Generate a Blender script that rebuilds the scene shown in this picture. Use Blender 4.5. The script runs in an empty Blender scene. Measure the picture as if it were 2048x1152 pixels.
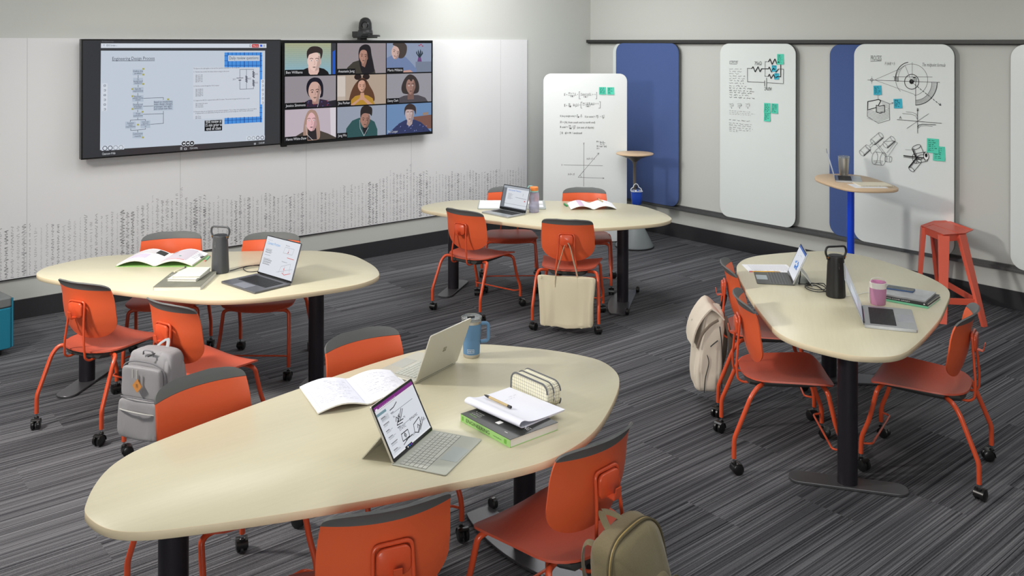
import bpy, math, random
from mathutils import Vector, Matrix, noise
SC = bpy.context.scene
COL = SC.collection
# ------------------------------------------------------------------ camera
F_PX, HOR_Y, CAM_H, ROLL = 1800.0, 83.0, 2.2, 0.0018
cam_d = bpy.data.cameras.new('camera'); cam = bpy.data.objects.new('camera', cam_d); COL.objects.link(cam)
cam_d.sensor_width = 36; cam_d.lens = F_PX/2048*36
cam_d.shift_y = (HOR_Y-576)/2048
cr, sr = math.cos(ROLL), math.sin(ROLL)
cam.matrix_world = Matrix(((cr, -sr, 0, 0), (0, 0, -1, 0), (sr, cr, 0, CAM_H), (0, 0, 0, 1)))
cam_d.clip_start = .05
SC.camera = cam
# ------------------------------------------------------------------ view, world, lights
SC.view_settings.view_transform = 'Standard'
SC.view_settings.look = 'None'
SC.view_settings.gamma = 1
SC.view_settings.use_curve_mapping = False
SC.view_settings.exposure = 0.0
w = bpy.data.worlds.new('world'); SC.world = w; w.use_nodes = True
w.node_tree.nodes['Background'].inputs[0].default_value = (.8, .85, .9, 1)
w.node_tree.nodes['Background'].inputs[1].default_value = .15
def area(name, loc, target, sx, sy, power, col=(1, 1, 1), shape='RECTANGLE'):
    d = bpy.data.lights.new(name, 'AREA'); d.shape = shape; d.size = sx; d.size_y = sy; d.energy = power; d.color = col
    o = bpy.data.objects.new(name, d); COL.objects.link(o); o.location = loc
    o.rotation_euler = (Vector(target)-Vector(loc)).to_track_quat('-Z', 'Y').to_euler()
    return o
key = area('key_light', (-3.75, 3.75, 2.95), (-.2, 5.6, .5), .40, .40, 84, (1, .95, .88))
key.data.spread = 2.2
area('ceiling_light', (-2.4, 5.2, 3.04), (-2.4, 5.2, 0), 1.6, 1.6, 30, (.98, .99, 1))  # overhead areas are added fill for the room, not known fixtures
area('ceiling_light', (.5, 7.6, 3.04), (.5, 7.6, 0), 1.6, 1.6, 48, (.98, .99, 1))
area('ceiling_light', (0, 3.2, 3.04), (0, 3.2, 0), 2.0, 2.0, 20, (1, .99, .97))
area('ceiling_light', (1.5, 3.4, 3.04), (1.2, 3.6, 0), 1.4, 1.4, 20, (1, .99, .97))
area('ceiling_light', (3.2, 5.2, 3.04), (3.2, 5.2, 0), 1.6, 1.6, 22, (.98, .99, 1))
area('wall_wash_light', (.2, 9.0, 3.04), (.9, 11.2, 1.2), 1.6, .5, 34, (1, 1, 1))  # fill strips added to brighten the walls; no known fixtures there
area('wall_wash_light', (-.75, 7.6, 3.04), (-1.9, 9.0, 1.9), 2.6, .5, 10, (1, 1, 1))
area('wall_wash_light', (-3.0, 5.9, 3.04), (-4.0, 6.9, 1.7), 2.4, .4, 9, (1, 1, 1))
area('window_light', (-.4, -3.6, 2.2), (.5, 8.2, 1.1), 4.6, 2.2, 420, (1, 1, .99))  # broad fill added behind the camera; no window is known there
# ------------------------------------------------------------------ room frame: s runs along wall A, t along wall B, both from the corner
C0 = Vector((.976, 11.19, 0)); RA = math.radians(220)
ROOM = Matrix.Translation(C0) @ Matrix.Rotation(RA, 4, 'Z')
uA = Vector((math.cos(RA), math.sin(RA), 0)); uB = Vector((-math.sin(RA), math.cos(RA), 0)); Z = Vector((0, 0, 1))
def W(s, t, z=0): return ROOM @ Vector((s, t, z))
def ray(px, py):
    xc = (px-1024)/F_PX; yc = (HOR_Y-py)/F_PX
    return Vector((xc*cr-yc*sr, 1, xc*sr+yc*cr))
EYE = Vector((0, 0, CAM_H))
def P(px, py, z=0.):
    d = ray(px, py); return EYE + d*((z-CAM_H)/d.z)
def on_plane(px, py, o, U, V, N):      # where a sight line meets a real plane, in that plane's own metres
    d = ray(px, py); k = (Vector(o)-EYE).dot(N)/d.dot(N); p = EYE+d*k-Vector(o)
    return p.dot(U), p.dot(V)
# ------------------------------------------------------------------ materials
MATS = {}
def lin(c):
    c = c/255.
    return c/12.92 if c <= .04045 else ((c+.055)/1.055)**2.4
def rgb(*c): return tuple(lin(x) for x in c)+(1,)
def mat(name, col, rough=.5, metal=0., spec=.5, bump=0., bscale=60., var=0., emit=0., coat=0., trans=0., ior=1.45, sheen=0., alpha=1., stretch=None):
    if name in MATS: return MATS[name]
    m = bpy.data.materials.new(name); m.use_nodes = True; nt = m.node_tree; b = nt.nodes['Principled BSDF']
    c = rgb(*col)
    b.inputs['Base Color'].default_value = c; b.inputs['Roughness'].default_value = rough; b.inputs['Metallic'].default_value = metal
    b.inputs['Specular IOR Level'].default_value = spec; b.inputs['Coat Weight'].default_value = coat; b.inputs['Sheen Weight'].default_value = sheen
    b.inputs['Transmission Weight'].default_value = trans; b.inputs['IOR'].default_value = ior; b.inputs['Alpha'].default_value = alpha
    if emit:
        b.inputs['Emission Color'].default_value = c; b.inputs['Emission Strength'].default_value = emit
        b.inputs['Base Color'].default_value = (c[0]*.1, c[1]*.1, c[2]*.1, 1)
    if bump or var:
        tc = nt.nodes.new('ShaderNodeTexCoord'); n = nt.nodes.new('ShaderNodeTexNoise'); n.inputs['Scale'].default_value = bscale
        n.inputs['Detail'].default_value = 3
        src = tc.outputs['Object']
        if stretch:
            mp = nt.nodes.new('ShaderNodeMapping'); mp.inputs['Scale'].default_value = stretch; nt.links.new(src, mp.inputs[0]); src = mp.outputs[0]
        nt.links.new(src, n.inputs['Vector'])
        if bump:
            bp = nt.nodes.new('ShaderNodeBump'); bp.inputs['Strength'].default_value = bump; bp.inputs['Distance'].default_value = .004
            nt.links.new(n.outputs['Fac'], bp.inputs['Height']); nt.links.new(bp.outputs[0], b.inputs['Normal'])
        if var:
            mx = nt.nodes.new('ShaderNodeMix'); mx.data_type = 'RGBA'; mx.blend_type = 'MIX'
            mx.inputs[6].default_value = tuple(x*(1-var) for x in c[:3])+(1,); mx.inputs[7].default_value = tuple(min(1, x*(1+var)) for x in c[:3])+(1,)
            nt.links.new(n.outputs['Fac'], mx.inputs[0]); nt.links.new(mx.outputs[2], b.inputs['Base Color'])
    MATS[name] = m; return m
def ink(r, g, b): return mat('paint_%02x%02x%02x' % (r, g, b), (r, g, b), .6, spec=.2)
def glow(r, g, b, e=.85): return mat('pixels_%02x%02x%02x' % (r, g, b), (r, g, b), .25, spec=.3, emit=e)
# ------------------------------------------------------------------ mesh builder
class MB:
    def __init__(s): s.v = []; s.f = []; s.m = []; s.mats = []
    def mi(s, m):
        if m not in s.mats: s.mats.append(m)
        return s.mats.index(m)
    def add(s, vs, fs, m, M=None):
        o = len(s.v); k = s.mi(m)
        s.v += [tuple(M @ Vector(p)) if M else tuple(p) for p in vs]
        s.f += [tuple(i+o for i in f) for f in fs]; s.m += [k]*len(fs)
    def box(s, a, b, m, M=None):
        x0, y0, z0 = a; x1, y1, z1 = b
        s.add([(x0,y0,z0),(x1,y0,z0),(x1,y1,z0),(x0,y1,z0),(x0,y0,z1),(x1,y0,z1),(x1,y1,z1),(x0,y1,z1)],
              [(0,3,2,1),(4,5,6,7),(0,1,5,4),(1,2,6,5),(2,3,7,6),(3,0,4,7)], m, M)
    def prism(s, out, z0, z1, m, c=0., mside=None, M=None):
        n = len(out); mside = mside or m
        ins = inset(out, c) if c else out
        rings = [(ins, z0), (out, z0+c), (out, z1-c), (ins, z1)] if c else [(out, z0), (out, z1)]
        vs = [(x, y, z) for r, z in rings for x, y in r]; k = len(rings)
        o = len(s.v); s.v += [tuple(M @ Vector(p)) if M else p for p in vs]
        a = s.mi(m); b = s.mi(mside)
        s.f.append(tuple(o+i for i in range(n))[::-1]); s.m.append(b)
        s.f.append(tuple(o+(k-1)*n+i for i in range(n))); s.m.append(a)
        for j in range(k-1):
            for i in range(n):
                i2 = (i+1) % n
                s.f.append((o+j*n+i, o+j*n+i2, o+(j+1)*n+i2, o+(j+1)*n+i)); s.m.append(b)
    def tube(s, path, r, m, n=10, M=None, closed=False, cap=True, flat=1.):
        path = [Vector(p) for p in path]; N = len(path); vs = []
        t0 = (path[1]-path[0]).normalized()
        up = Vector((0, 0, 1)) if abs(t0.z) < .9 else Vector((1, 0, 0))
        a = t0.cross(up).normalized()
        for i, p in enumerate(path):
            if closed: t = (path[(i+1) % N]-path[i-1]).normalized()
            else: t = ((path[min(i+1, N-1)]-p).normalized()+(p-path[max(i-1, 0)]).normalized()).normalized()
            a = (a-t*a.dot(t)).normalized(); b = t.cross(a)
            rr = r[i] if isinstance(r, (list, tuple)) else r
            for k in range(n):
                th = 2*math.pi*k/n; vs.append(p+a*(rr*math.cos(th))+b*(rr*flat*math.sin(th)))
        fs = []
        for i in range(N if closed else N-1):
            j = (i+1) % N
            for k in range(n):
                k2 = (k+1) % n; fs.append((i*n+k, i*n+k2, j*n+k2, j*n+k))
        if cap and not closed: fs += [tuple(range(n))[::-1], tuple((N-1)*n+k for k in range(n))]
        s.add(vs, fs, m, M)
    def lathe(s, prof, m, n=32, M=None, cap=True):
        vs = []; fs = []
        for r, z in prof:
            for k in range(n):
                th = 2*math.pi*k/n; vs.append((r*math.cos(th), r*math.sin(th), z))
        for i in range(len(prof)-1):
            for k in range(n):
                k2 = (k+1) % n; fs.append((i*n+k, i*n+k2, (i+1)*n+k2, (i+1)*n+k))
        if cap:
            if prof[0][0] > 1e-4: fs.append(tuple(range(n))[::-1])
            if prof[-1][0] > 1e-4: fs.append(tuple((len(prof)-1)*n+k for k in range(n)))
        s.add(vs, fs, m, M)
    def grid(s, G, m, thick=0., M=None, mback=None, wrap=False):
        R = len(G); Cn = len(G[0]); G = [[Vector(p) for p in row] for row in G]
        if not thick:
            fs = [(i*Cn+j, i*Cn+(j+1) % Cn, (i+1)*Cn+(j+1) % Cn, (i+1)*Cn+j) for i in range(R-1) for j in range(Cn if wrap else Cn-1)]
            s.add([p for r in G for p in r], fs, m, M); return
        vs = [p for r in G for p in r]; back = []
        for i in range(R):
            for j in range(Cn):
                du = G[min(i+1, R-1)][j]-G[max(i-1, 0)][j]; dv = G[i][min(j+1, Cn-1)]-G[i][max(j-1, 0)]
                n = dv.cross(du)
                n = n.normalized() if n.length > 1e-9 else Vector((0, 0, 0))
                back.append(G[i][j]+n*thick)
        o = len(vs); I = lambda i, j: i*Cn+j
        f1 = [(I(i,j), I(i,j+1), I(i+1,j+1), I(i+1,j)) for i in range(R-1) for j in range(Cn-1)]
        f2 = [(o+I(i,j), o+I(i+1,j), o+I(i+1,j+1), o+I(i,j+1)) for i in range(R-1) for j in range(Cn-1)]
        rim = [I(0,j) for j in range(Cn)]+[I(i,Cn-1) for i in range(1,R)]+[I(R-1,j) for j in range(Cn-2,-1,-1)]+[I(i,0) for i in range(R-2,0,-1)]
        f3 = [(rim[k], o+rim[k], o+rim[(k+1) % len(rim)], rim[(k+1) % len(rim)]) for k in range(len(rim))]
        s.add(vs+back, f1+f2+f3, m, M)
    def lump(s, c, d, m, e1=.4, e2=.4, n=36, k=22, fn=None, M=None):    # superellipsoid, fn bends it
        vs = []; sg = lambda x, e: math.copysign(abs(x)**e, x)
        for i in range(k+1):
            a = -math.pi/2+math.pi*i/k
            for j in range(n):
                b = 2*math.pi*j/n
                p = Vector((sg(math.cos(a), e1)*sg(math.cos(b), e2)*d[0]/2, sg(math.cos(a), e1)*sg(math.sin(b), e2)*d[1]/2, sg(math.sin(a), e1)*d[2]/2))
                if fn: p = fn(p)
                vs.append(p+Vector(c))
        fs = [(i*n+j, i*n+(j+1) % n, (i+1)*n+(j+1) % n, (i+1)*n+j) for i in range(k) for j in range(n)]
        s.add(vs, fs, m, M)
    def build(s, name, parent=None, smooth=True, angle=35, bevel=0., loc=None, rotz=0., matrix=None):
        me = bpy.data.meshes.new(name); me.from_pydata(s.v, [], s.f); me.polygons.foreach_set('material_index', s.m)
        for m in s.mats: me.materials.append(m)
        if smooth:
            me.polygons.foreach_set('use_smooth', [True]*len(me.polygons)); me.set_sharp_from_angle(angle=math.radians(angle))
        me.validate(); me.update()
        o = bpy.data.objects.new(name, me); COL.objects.link(o)
        if parent: o.parent = parent
        if loc is not None: o.location = loc
        if rotz: o.rotation_euler = (0, 0, rotz)
        if matrix is not None: o.matrix_world = matrix
        if bevel:
            b = o.modifiers.new('bevel', 'BEVEL'); b.width = bevel; b.segments = 2; b.limit_method = 'ANGLE'
        return o
def inset(out, c):
    n = len(out); r = []
    for i in range(n):
        a = Vector(out[i-1]); p = Vector(out[i]); b = Vector(out[(i+1) % n])
        e1 = (p-a); e2 = (b-p)
        n1 = Vector((-e1.y, e1.x)).normalized() if e1.length else Vector((0, 0)); n2 = Vector((-e2.y, e2.x)).normalized() if e2.length else n1
        nn = (n1+n2); nn = nn.normalized() if nn.length > 1e-6 else n1
        k = max(.5, nn.dot(n1)); q = p+nn*(c/k); r.append((q.x, q.y))
    return r
def rrect(w, h, r, n=6, cx=0., cy=0.):
    o = []; r = min(r, w/2-1e-5, h/2-1e-5)
    for sx, sy, a0 in ((1, 1, 0), (-1, 1, 90), (-1, -1, 180), (1, -1, 270)):
        for k in range(n+1):
            a = math.radians(a0+90*k/n); o.append((cx+sx*(w/2-r)+r*math.cos(a), cy+sy*(h/2-r)+r*math.sin(a)))
    return o
def crom(pts, n=6, closed=True):
    N = len(pts); out = []
    pts = [Vector(p) for p in pts]
    for i in range(N if closed else N-1):
        g = (lambda k: pts[k % N]) if closed else (lambda k: pts[max(0, min(N-1, k))])
        p0, p1, p2, p3 = g(i-1), g(i), g(i+1), g(i+2)
        for k in range(n):
            t = k/n
            out.append(.5*((2*p1)+(p2-p0)*t+(2*p0-5*p1+4*p2-p3)*t*t+(3*p1-p0-3*p2+p3)*t**3))
    if not closed: out.append(pts[-1])
    return [tuple(p) for p in out]
def fillet(pts, r, n=5):
    pts = [Vector(p) for p in pts]; out = [pts[0]]
    rs = r if isinstance(r, (list, tuple)) else [r]*len(pts)
    for i in range(1, len(pts)-1):
        a, p, b = pts[i-1], pts[i], pts[i+1]; l1 = (a-p).length; l2 = (b-p).length
        d = min(rs[i], l1*.49, l2*.49); q1 = p+(a-p).normalized()*d; q2 = p+(b-p).normalized()*d
        for k in range(n+1):
            t = k/n; out.append(q1*(1-t)**2+p*2*t*(1-t)+q2*t*t)
    out.append(pts[-1]); return out
# ------------------------------------------------------------------ things
def tag(o, label, cat, group=None, kind=None):
    if label: o['label'] = label
    if cat: o['category'] = cat
    if group: o['group'] = group
    if kind: o['kind'] = kind
    return o
def thing(name, loc, rotz=0., label=None, cat=None, group=None):
    o = bpy.data.objects.new(name, None); COL.objects.link(o); o.location = loc; o.rotation_euler = (0, 0, rotz); o.empty_display_size = .1
    return tag(o, label, cat, group)
def struct(o): o['kind'] = 'structure'; return o
def dup_tree(o, parent=None):
    c = o.copy(); COL.objects.link(c)
    if parent: c.parent = parent
    for ch in list(o.children): dup_tree(ch, c)
    return c
def place_local(part, parent):          # a part whose mesh was made in world coordinates goes under a placed thing
    part.parent = parent
    part.matrix_parent_inverse = Matrix.LocRotScale(parent.location, parent.rotation_euler, parent.scale).inverted()
    return part
# ------------------------------------------------------------------ drawing on a plane
TXT = {}
def text_geo(s):
    if s in TXT: return TXT[s]
    cu = bpy.data.curves.new('t', 'FONT'); cu.body = s; cu.resolution_u = 2; cu.size = 1
    o = bpy.data.objects.new('t', cu); COL.objects.link(o)
    dg = bpy.context.evaluated_depsgraph_get(); me = bpy.data.meshes.new_from_object(o.evaluated_get(dg))
    vs = [(v.co.x, v.co.y) for v in me.vertices]; fs = [tuple(p.vertices) for p in me.polygons]
    bpy.data.objects.remove(o); bpy.data.curves.remove(cu); bpy.data.meshes.remove(me)
    wd = max([v[0] for v in vs], default=.1)
    TXT[s] = (vs, fs, wd); return TXT[s]
def clip_poly(poly, x0, y0, x1, y1):
    def cl(p, f, g):
        out = []
        for i in range(len(p)):
            a, b = p[i-1], p[i]; fa, fb = f(a), f(b)
            if fb:
                if not fa: out.append(g(a, b))
                out.append(b)
            elif fa: out.append(g(a, b))
        return out
    ix = lambda X: (lambda a, b: (X, a[1]+(b[1]-a[1])*(X-a[0])/(b[0]-a[0])))
    iy = lambda Y: (lambda a, b: (a[0]+(b[0]-a[0])*(Y-a[1])/(b[1]-a[1]), Y))
    for f, g in ((lambda p: p[0] >= x0, ix(x0)), (lambda p: p[0] <= x1, ix(x1)), (lambda p: p[1] >= y0, iy(y0)), (lambda p: p[1] <= y1, iy(y1))):
        if poly: poly = cl(poly, f, g)
    return poly
class Canvas:
    def __init__(s, o, U, V, N, mb=None, lift=.0006, step=.00004):
        s.o = Vector(o); s.U = Vector(U); s.V = Vector(V); s.N = Vector(N); s.mb = mb or MB(); s.h = lift; s.step = step; s.clip = None
    def px(s, x, y): return on_plane(x, y, s.o, s.U, s.V, s.N)
    def pt(s, p): return s.o+s.U*p[0]+s.V*p[1]+s.N*s.h
    def poly(s, pts, m):
        if s.clip: pts = clip_poly(list(pts), *s.clip)
        if len(pts) < 3: return
        s.h += s.step
        s.mb.add([s.pt(p) for p in pts], [tuple(range(len(pts)))], m)
    def rect(s, x0, y0, x1, y1, m): s.poly([(x0, y0), (x1, y0), (x1, y1), (x0, y1)], m)
    def rrect(s, cx, cy, w, h, r, m): s.poly(rrect(w, h, r, 4, cx, cy), m)
    def ell(s, cx, cy, rx, ry, m, a0=0, n=24, rot=0.):
        c, q = math.cos(rot), math.sin(rot); pts = []
        for k in range(n):
            a = 2*math.pi*k/n; x, y = rx*math.cos(a), ry*math.sin(a); pts.append((cx+x*c-y*q, cy+x*q+y*c))
        s.poly(pts, m)
    def line(s, pts, wd, m, closed=False):
        pts = [Vector((p[0], p[1])) for p in pts]
        if closed: pts = pts+[pts[0]]
        s.h += s.step
        for a, b in zip(pts, pts[1:]):
            d = b-a
            if d.length < 1e-7: continue
            n = Vector((-d.y, d.x)).normalized()*wd/2; e = d.normalized()*wd*.3
            q = [a-n-e, b-n+e, b+n+e, a+n-e]
            if s.clip:
                q = clip_poly([tuple(x) for x in q], *s.clip)
                if len(q) < 3: continue
            s.mb.add([s.pt(x) for x in q], [tuple(range(len(q)))], m)
    def arc(s, cx, cy, r, a0, a1, wd, m, ry=None, n=20, rot=0.):
        ry = ry or r; c, q = math.cos(rot), math.sin(rot); pts = []
        for k in range(n+1):
            a = math.radians(a0+(a1-a0)*k/n); x, y = r*math.cos(a), ry*math.sin(a); pts.append((cx+x*c-y*q, cy+x*q+y*c))
        s.line(pts, wd, m)
    def text(s, t, x, y, size, m, width=None, rot=0., align='l', slant=0.):
        vs, fs, wd = text_geo(t); k = size; kx = (width/wd) if width else k
        ox = {'l': 0, 'c': -wd*kx/2, 'r': -wd*kx}[align]; c, q = math.cos(rot), math.sin(rot)
        s.h += s.step
        L = []
        for a, b in vs:
            X = ox+a*kx+slant*b*k; Y = b*k; L.append(s.pt((x+X*c-Y*q, y+X*q+Y*c)))
        s.mb.add(L, fs, m)
    def scrib(s, x, y, w_, h_, m, wd=.0015, rnd=None, gap=.25):     # a hand-written word row
        rnd = rnd or random; cx = x
        while cx < x+w_:
            ww = h_*rnd.uniform(1.5, 4.5); n = int(ww/h_*3); pts = []
            for k in range(n): pts.append((min(cx+ww*k/n, x+w_), y+h_*rnd.uniform(0, 1)))
            if len(pts) > 1: s.line(pts, wd, m)
            cx += ww+h_*1.1
# ================================================================== the room
M_wall = mat('painted_wall', (198, 200, 195), .75, spec=.25, bump=.05, bscale=300)
M_base = mat('baseboard_vinyl', (50, 50, 53), .45, spec=.4)
M_ceil = mat('ceiling_paint', (225, 225, 222), .9)
M_dark = mat('dark_trim', (38, 38, 40), .5)
def room_box(name, a, b, m, bevel=0.):
    mb = MB(); mb.box(a, b, m); o = mb.build(name, smooth=False, matrix=ROOM, bevel=bevel); return o
LN = 11.2; HT = 3.1
# carpet: planks of striped carpet laid along wall A
def carpet():
    m = bpy.data.materials.new('striped_carpet'); m.use_nodes = True; nt = m.node_tree; b = nt.nodes['Principled BSDF']; L = nt.links
    N = lambda t: nt.nodes.new(t)
    tc = N('ShaderNodeTexCoord'); sep = N('ShaderNodeSeparateXYZ'); L.new(tc.outputs['Object'], sep.inputs[0])
    def math_(op, a, b_=None, c=None):
        n = N('ShaderNodeMath'); n.operation = op
        for i, v in enumerate((a, b_, c)):
            if v is None: continue
            if isinstance(v, (int, float)): n.inputs[i].default_value = v
            else: L.new(v, n.inputs[i])
        return n.outputs[0]
    x, y = sep.outputs[0], sep.outputs[1]
    row = math_('FLOOR', math_('DIVIDE', y, .305))
    off = math_('MULTIPLY', row, .37)
    col = math_('FLOOR', math_('ADD', math_('DIVIDE', x, 1.22), off))
    cell = N('ShaderNodeCombineXYZ'); L.new(row, cell.inputs[0]); L.new(col, cell.inputs[1])
    wn = N('ShaderNodeTexWhiteNoise'); wn.noise_dimensions = '3D'; L.new(cell.outputs[0], wn.inputs['Vector'])
    # stripes: noise squeezed across the plank, its seed changed per plank
    def stripes(sx, sy, seed, detail=2):
        cb = N('ShaderNodeCombineXYZ'); L.new(math_('MULTIPLY', x, sx), cb.inputs[0]); L.new(math_('MULTIPLY', y, sy), cb.inputs[1])
        L.new(math_('MULTIPLY', wn.outputs[0], seed), cb.inputs[2])
        n = N('ShaderNodeTexNoise'); n.inputs['Scale'].default_value = 1; n.inputs['Detail'].default_value = detail; n.inputs['Roughness'].default_value = .6
        L.new(cb.outputs[0], n.inputs['Vector']); return n.outputs['Fac']
    s1 = stripes(.4, 105, 40); s2 = stripes(1.0, 260, 90, 1); tuft = stripes(420, 420, 1, 1)
    f = math_('ADD', math_('MULTIPLY', s1, .62), math_('MULTIPLY', s2, .38))
    f = math_('MULTIPLY_ADD', math_('SUBTRACT', f, .5), 2.5, .47)
    f = math_('ADD', f, math_('MULTIPLY', math_('SUBTRACT', wn.outputs[0], .5), .16))
    f = math_('ADD', f, math_('MULTIPLY', math_('SUBTRACT', tuft, .5), .55))
    cr_ = N('ShaderNodeValToRGB'); e = cr_.color_ramp.elements
    e[0].position = .08; e[0].color = rgb(36, 36, 40); e[1].position = .95; e[1].color = rgb(132, 132, 136)
    k = e.new(.5); k.color = rgb(87, 87, 91)
    L.new(f, cr_.inputs[0]); L.new(cr_.outputs[0], b.inputs['Base Color'])
    b.inputs['Roughness'].default_value = .95; b.inputs['Specular IOR Level'].default_value = .1
    bp = N('ShaderNodeBump'); bp.inputs['Strength'].default_value = .5; bp.inputs['Distance'].default_value = .004
    L.new(f, bp.inputs['Height']); L.new(bp.outputs[0], b.inputs['Normal'])
    return m
o = room_box('floor', (0, 0, -.05), (LN, LN, 0), carpet()); struct(o)
o = room_box('ceiling', (0, 0, HT), (LN, LN, HT+.05), M_ceil); struct(o)
struct(room_box('wall_left', (-.12, -.12, 0), (LN, 0, HT), M_wall))
struct(room_box('wall_right', (-.12, 0, 0), (0, LN, HT), M_wall))
struct(room_box('wall_rear', (LN, -.12, 0), (LN+.12, LN, HT), M_wall))
struct(room_box('wall_front', (-.12, LN, 0), (LN+.12, LN+.12, HT), M_wall))
struct(room_box('baseboard_left', (.012, 0, 0), (LN, .012, .155), M_base, .002))
struct(room_box('baseboard_right', (0, 0, 0), (.012, LN, .155), M_base, .002))
# ------------------------------------------------------------------ long whiteboard on wall A
M_white = mat('whiteboard_enamel', (226, 226, 227), .22, spec=.5)
M_wseam = mat('board_seam', (150, 150, 150), .6)
mb = MB(); mb.box((1.06, .004, .331), (8.6, .022, 2.221), M_white)
board = mb.build('whiteboard', smooth=False, matrix=ROOM, bevel=.001)
tag(board, 'long white wall board printed with columns of small grey squiggles below the screens', 'whiteboard')
mb = MB(); mb.box((1.06, .0, .322), (8.6, .018, .331), M_dark); mb.box((1.054, 0, .322), (1.06, .016, 2.221), M_dark)  # bottom trim also draws the shadow gap; right-end strip stands for shade
t_ = mb.build('edge_trim', smooth=False, matrix=ROOM); t_.parent = board; t_.matrix_parent_inverse = ROOM.inverted(); t_['label'] = 'dark metal bottom trim and painted shade strip at the right end'
mb = MB()
for s_ in (6.30, 5.09, 3.88, 2.67, 1.46): mb.box((s_, .0221, .332), (s_+.002, .0224, 2.22), M_wseam)
grey = [mat('print_ink_dark', (62, 60, 64), .6), mat('print_ink_mid', (110, 108, 112), .6), mat('print_ink_pale', (152, 150, 154), .6)]
rnd = random.Random(5)
motif = []
for k in range(58):
    u = k/58*2.4
    top = .75+.03*math.sin(u*3.1+.5)
    if k == 0: top = .9
    elif k in (1, 2, 3, 4, 5): top = .80
    elif k in (52, 53): top = .88 if k == 52 else .83
    elif k > 53: top = .83
    top += rnd.uniform(-.03, .035)
    amp = rnd.choice((.006, .009, .010, .012, .014)); g = rnd.choice((0, 1, 1, 2, 2))
    if k in (3, 46): amp = .020; g = 0
    if k in (5, 12, 48): amp = .015; g = 0
    if k in (15, 28): amp = .017; g = 1
    motif.append((top, amp, g, rnd.randint(0, 9999)))
qs = 0
for k in range(-70, 120):
    s0 = 5.08-k*2.4/58
    if s0 < 1.08 or s0 > 7.2: continue
    top, amp, g, seed = motif[k % 58]; r2 = random.Random(seed)
    z_ = .345; side = 1; prev = None
    while z_ < top:
        tilt = r2.uniform(.0, .006); a = amp*r2.uniform(.35, 1.15); thin = r2.uniform(.0012, .0022)
        if amp > .016 or r2.random() < .93:
            x0 = s0-side*a; x1 = s0+side*a; y0 = z_-tilt; y1 = z_+tilt
            mb.add([(x0, .0225, y0-thin), (x1, .0225, y1-thin), (x1, .0225, y1+thin), (x0, .0225, y0+thin)], [(0, 1, 2, 3) if side < 0 else (3, 2, 1, 0)], grey[min(2, g+(r2.random() < .25))])
            if amp > .013 and r2.random() < .8:
                x2 = s0+side*a*r2.uniform(.2, .9); mb.add([(x1, .0225, y1), (x1, .0225, y1+.002), (-x2+2*s0, .0225, z_+.010), (-x2+2*s0, .0225, z_+.0085)], [(0, 1, 2, 3)], grey[g])
        side = -side; z_ += .0105+r2.uniform(0, .005)
t_ = mb.build('printed_pattern', smooth=False, matrix=ROOM); t_.parent = board; t_.matrix_parent_inverse = ROOM.inverted(); t_['label'] = 'printed grey squiggle columns'
# ------------------------------------------------------------------ rails and sliding panels on wall B
M_rail = mat('grey_rail', (98, 100, 100), .4, metal=.5)
M_railD = mat('dark_rail', (60, 61, 60), .45, metal=.3)
def wall_thing(name, boxes, label, cat, group=None, bevel=.002):
    mb = MB()
    for a, b, m in boxes: mb.box(a, b, m)
    return tag(mb.build(name, smooth=False, matrix=ROOM, bevel=bevel), label, cat, group)
wall_thing('hanging_rail', [((.0, -.0, 2.186), (.075, 8.3, 2.222), M_railD), ((.0, 0, 2.176), (.045, 8.3, 2.186), M_dark)],
           'dark grey upper rail that the sliding panels hang from', 'rail')
wall_thing('bottom_rail', [((0, 0, .322), (.075, 8.3, .346), M_rail), ((0, 0, .346), (.022, 8.3, .366), M_rail), ((.036, 0, .346), (.044, 8.3, .352), M_rail), ((.062, 0, .346), (.066, 8.3, .350), M_rail)],
           'grey grooved lower rail along the right wall under the panels', 'rail')
M_fab = mat('blue_felt', (76, 97, 150), .95, spec=.1, bump=.6, bscale=330, var=.38, sheen=.3)
M_pw = mat('panel_white', (222, 228, 226), .25, spec=.5)
M_pback = mat('panel_frame', (92, 94, 92), .5, metal=.2)
def panel(t0, t1, z0, z1, s0, white, label, rad=.11):
    # outline in (t, z); extruded along s
    w_, h_ = t1-t0, z1-z0
    root = thing('sliding_whiteboard' if white else 'felt_panel', W(s0, (t0+t1)/2, z0), RA, label, 'whiteboard' if white else 'acoustic panel')
    Mx = Matrix(((0, 0, 1, 0), (1, 0, 0, 0), (0, 1, 0, 0), (0, 0, 0, 1)))     # local x=s, y=t, z=z from prism's (u, v, depth)
    mb = MB(); mb.prism(rrect(w_, h_, rad, 10, 0, h_/2), .028, .036, M_pw if white else M_fab, .002, M=Mx); mb.build('surface', root)
    mb = MB(); mb.prism(rrect(w_-.012, h_-.012, rad-.006, 10, .0, h_/2), .0, .028, M_pback, .001, M=Mx); mb.build('frame', root)
    return root
panel(.50, 1.455, .352, 2.183, .036, False, 'blue felt panel beside the standing whiteboard, nearest the corner')
panel(.42, 1.32, .355, 2.18, .004, True, 'white panel mostly hidden behind the corner blue felt panel')
PAN2 = panel(2.018, 2.93, .350, 2.183, .036, True, 'sliding whiteboard with a small circuit diagram and six sticky notes')
panel(3.28, 4.19, .355, 2.18, .004, False, 'blue felt panel half hidden behind the engineering sketch board')
PAN3 = panel(3.548, 4.47, .350, 2.183, .036, True, 'sliding whiteboard covered in engineering sketches headed PROCESS')
PAN4 = panel(4.922, 5.86, .350, 2.183, .036, True, 'white panel cut off at the right edge of view')
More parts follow.
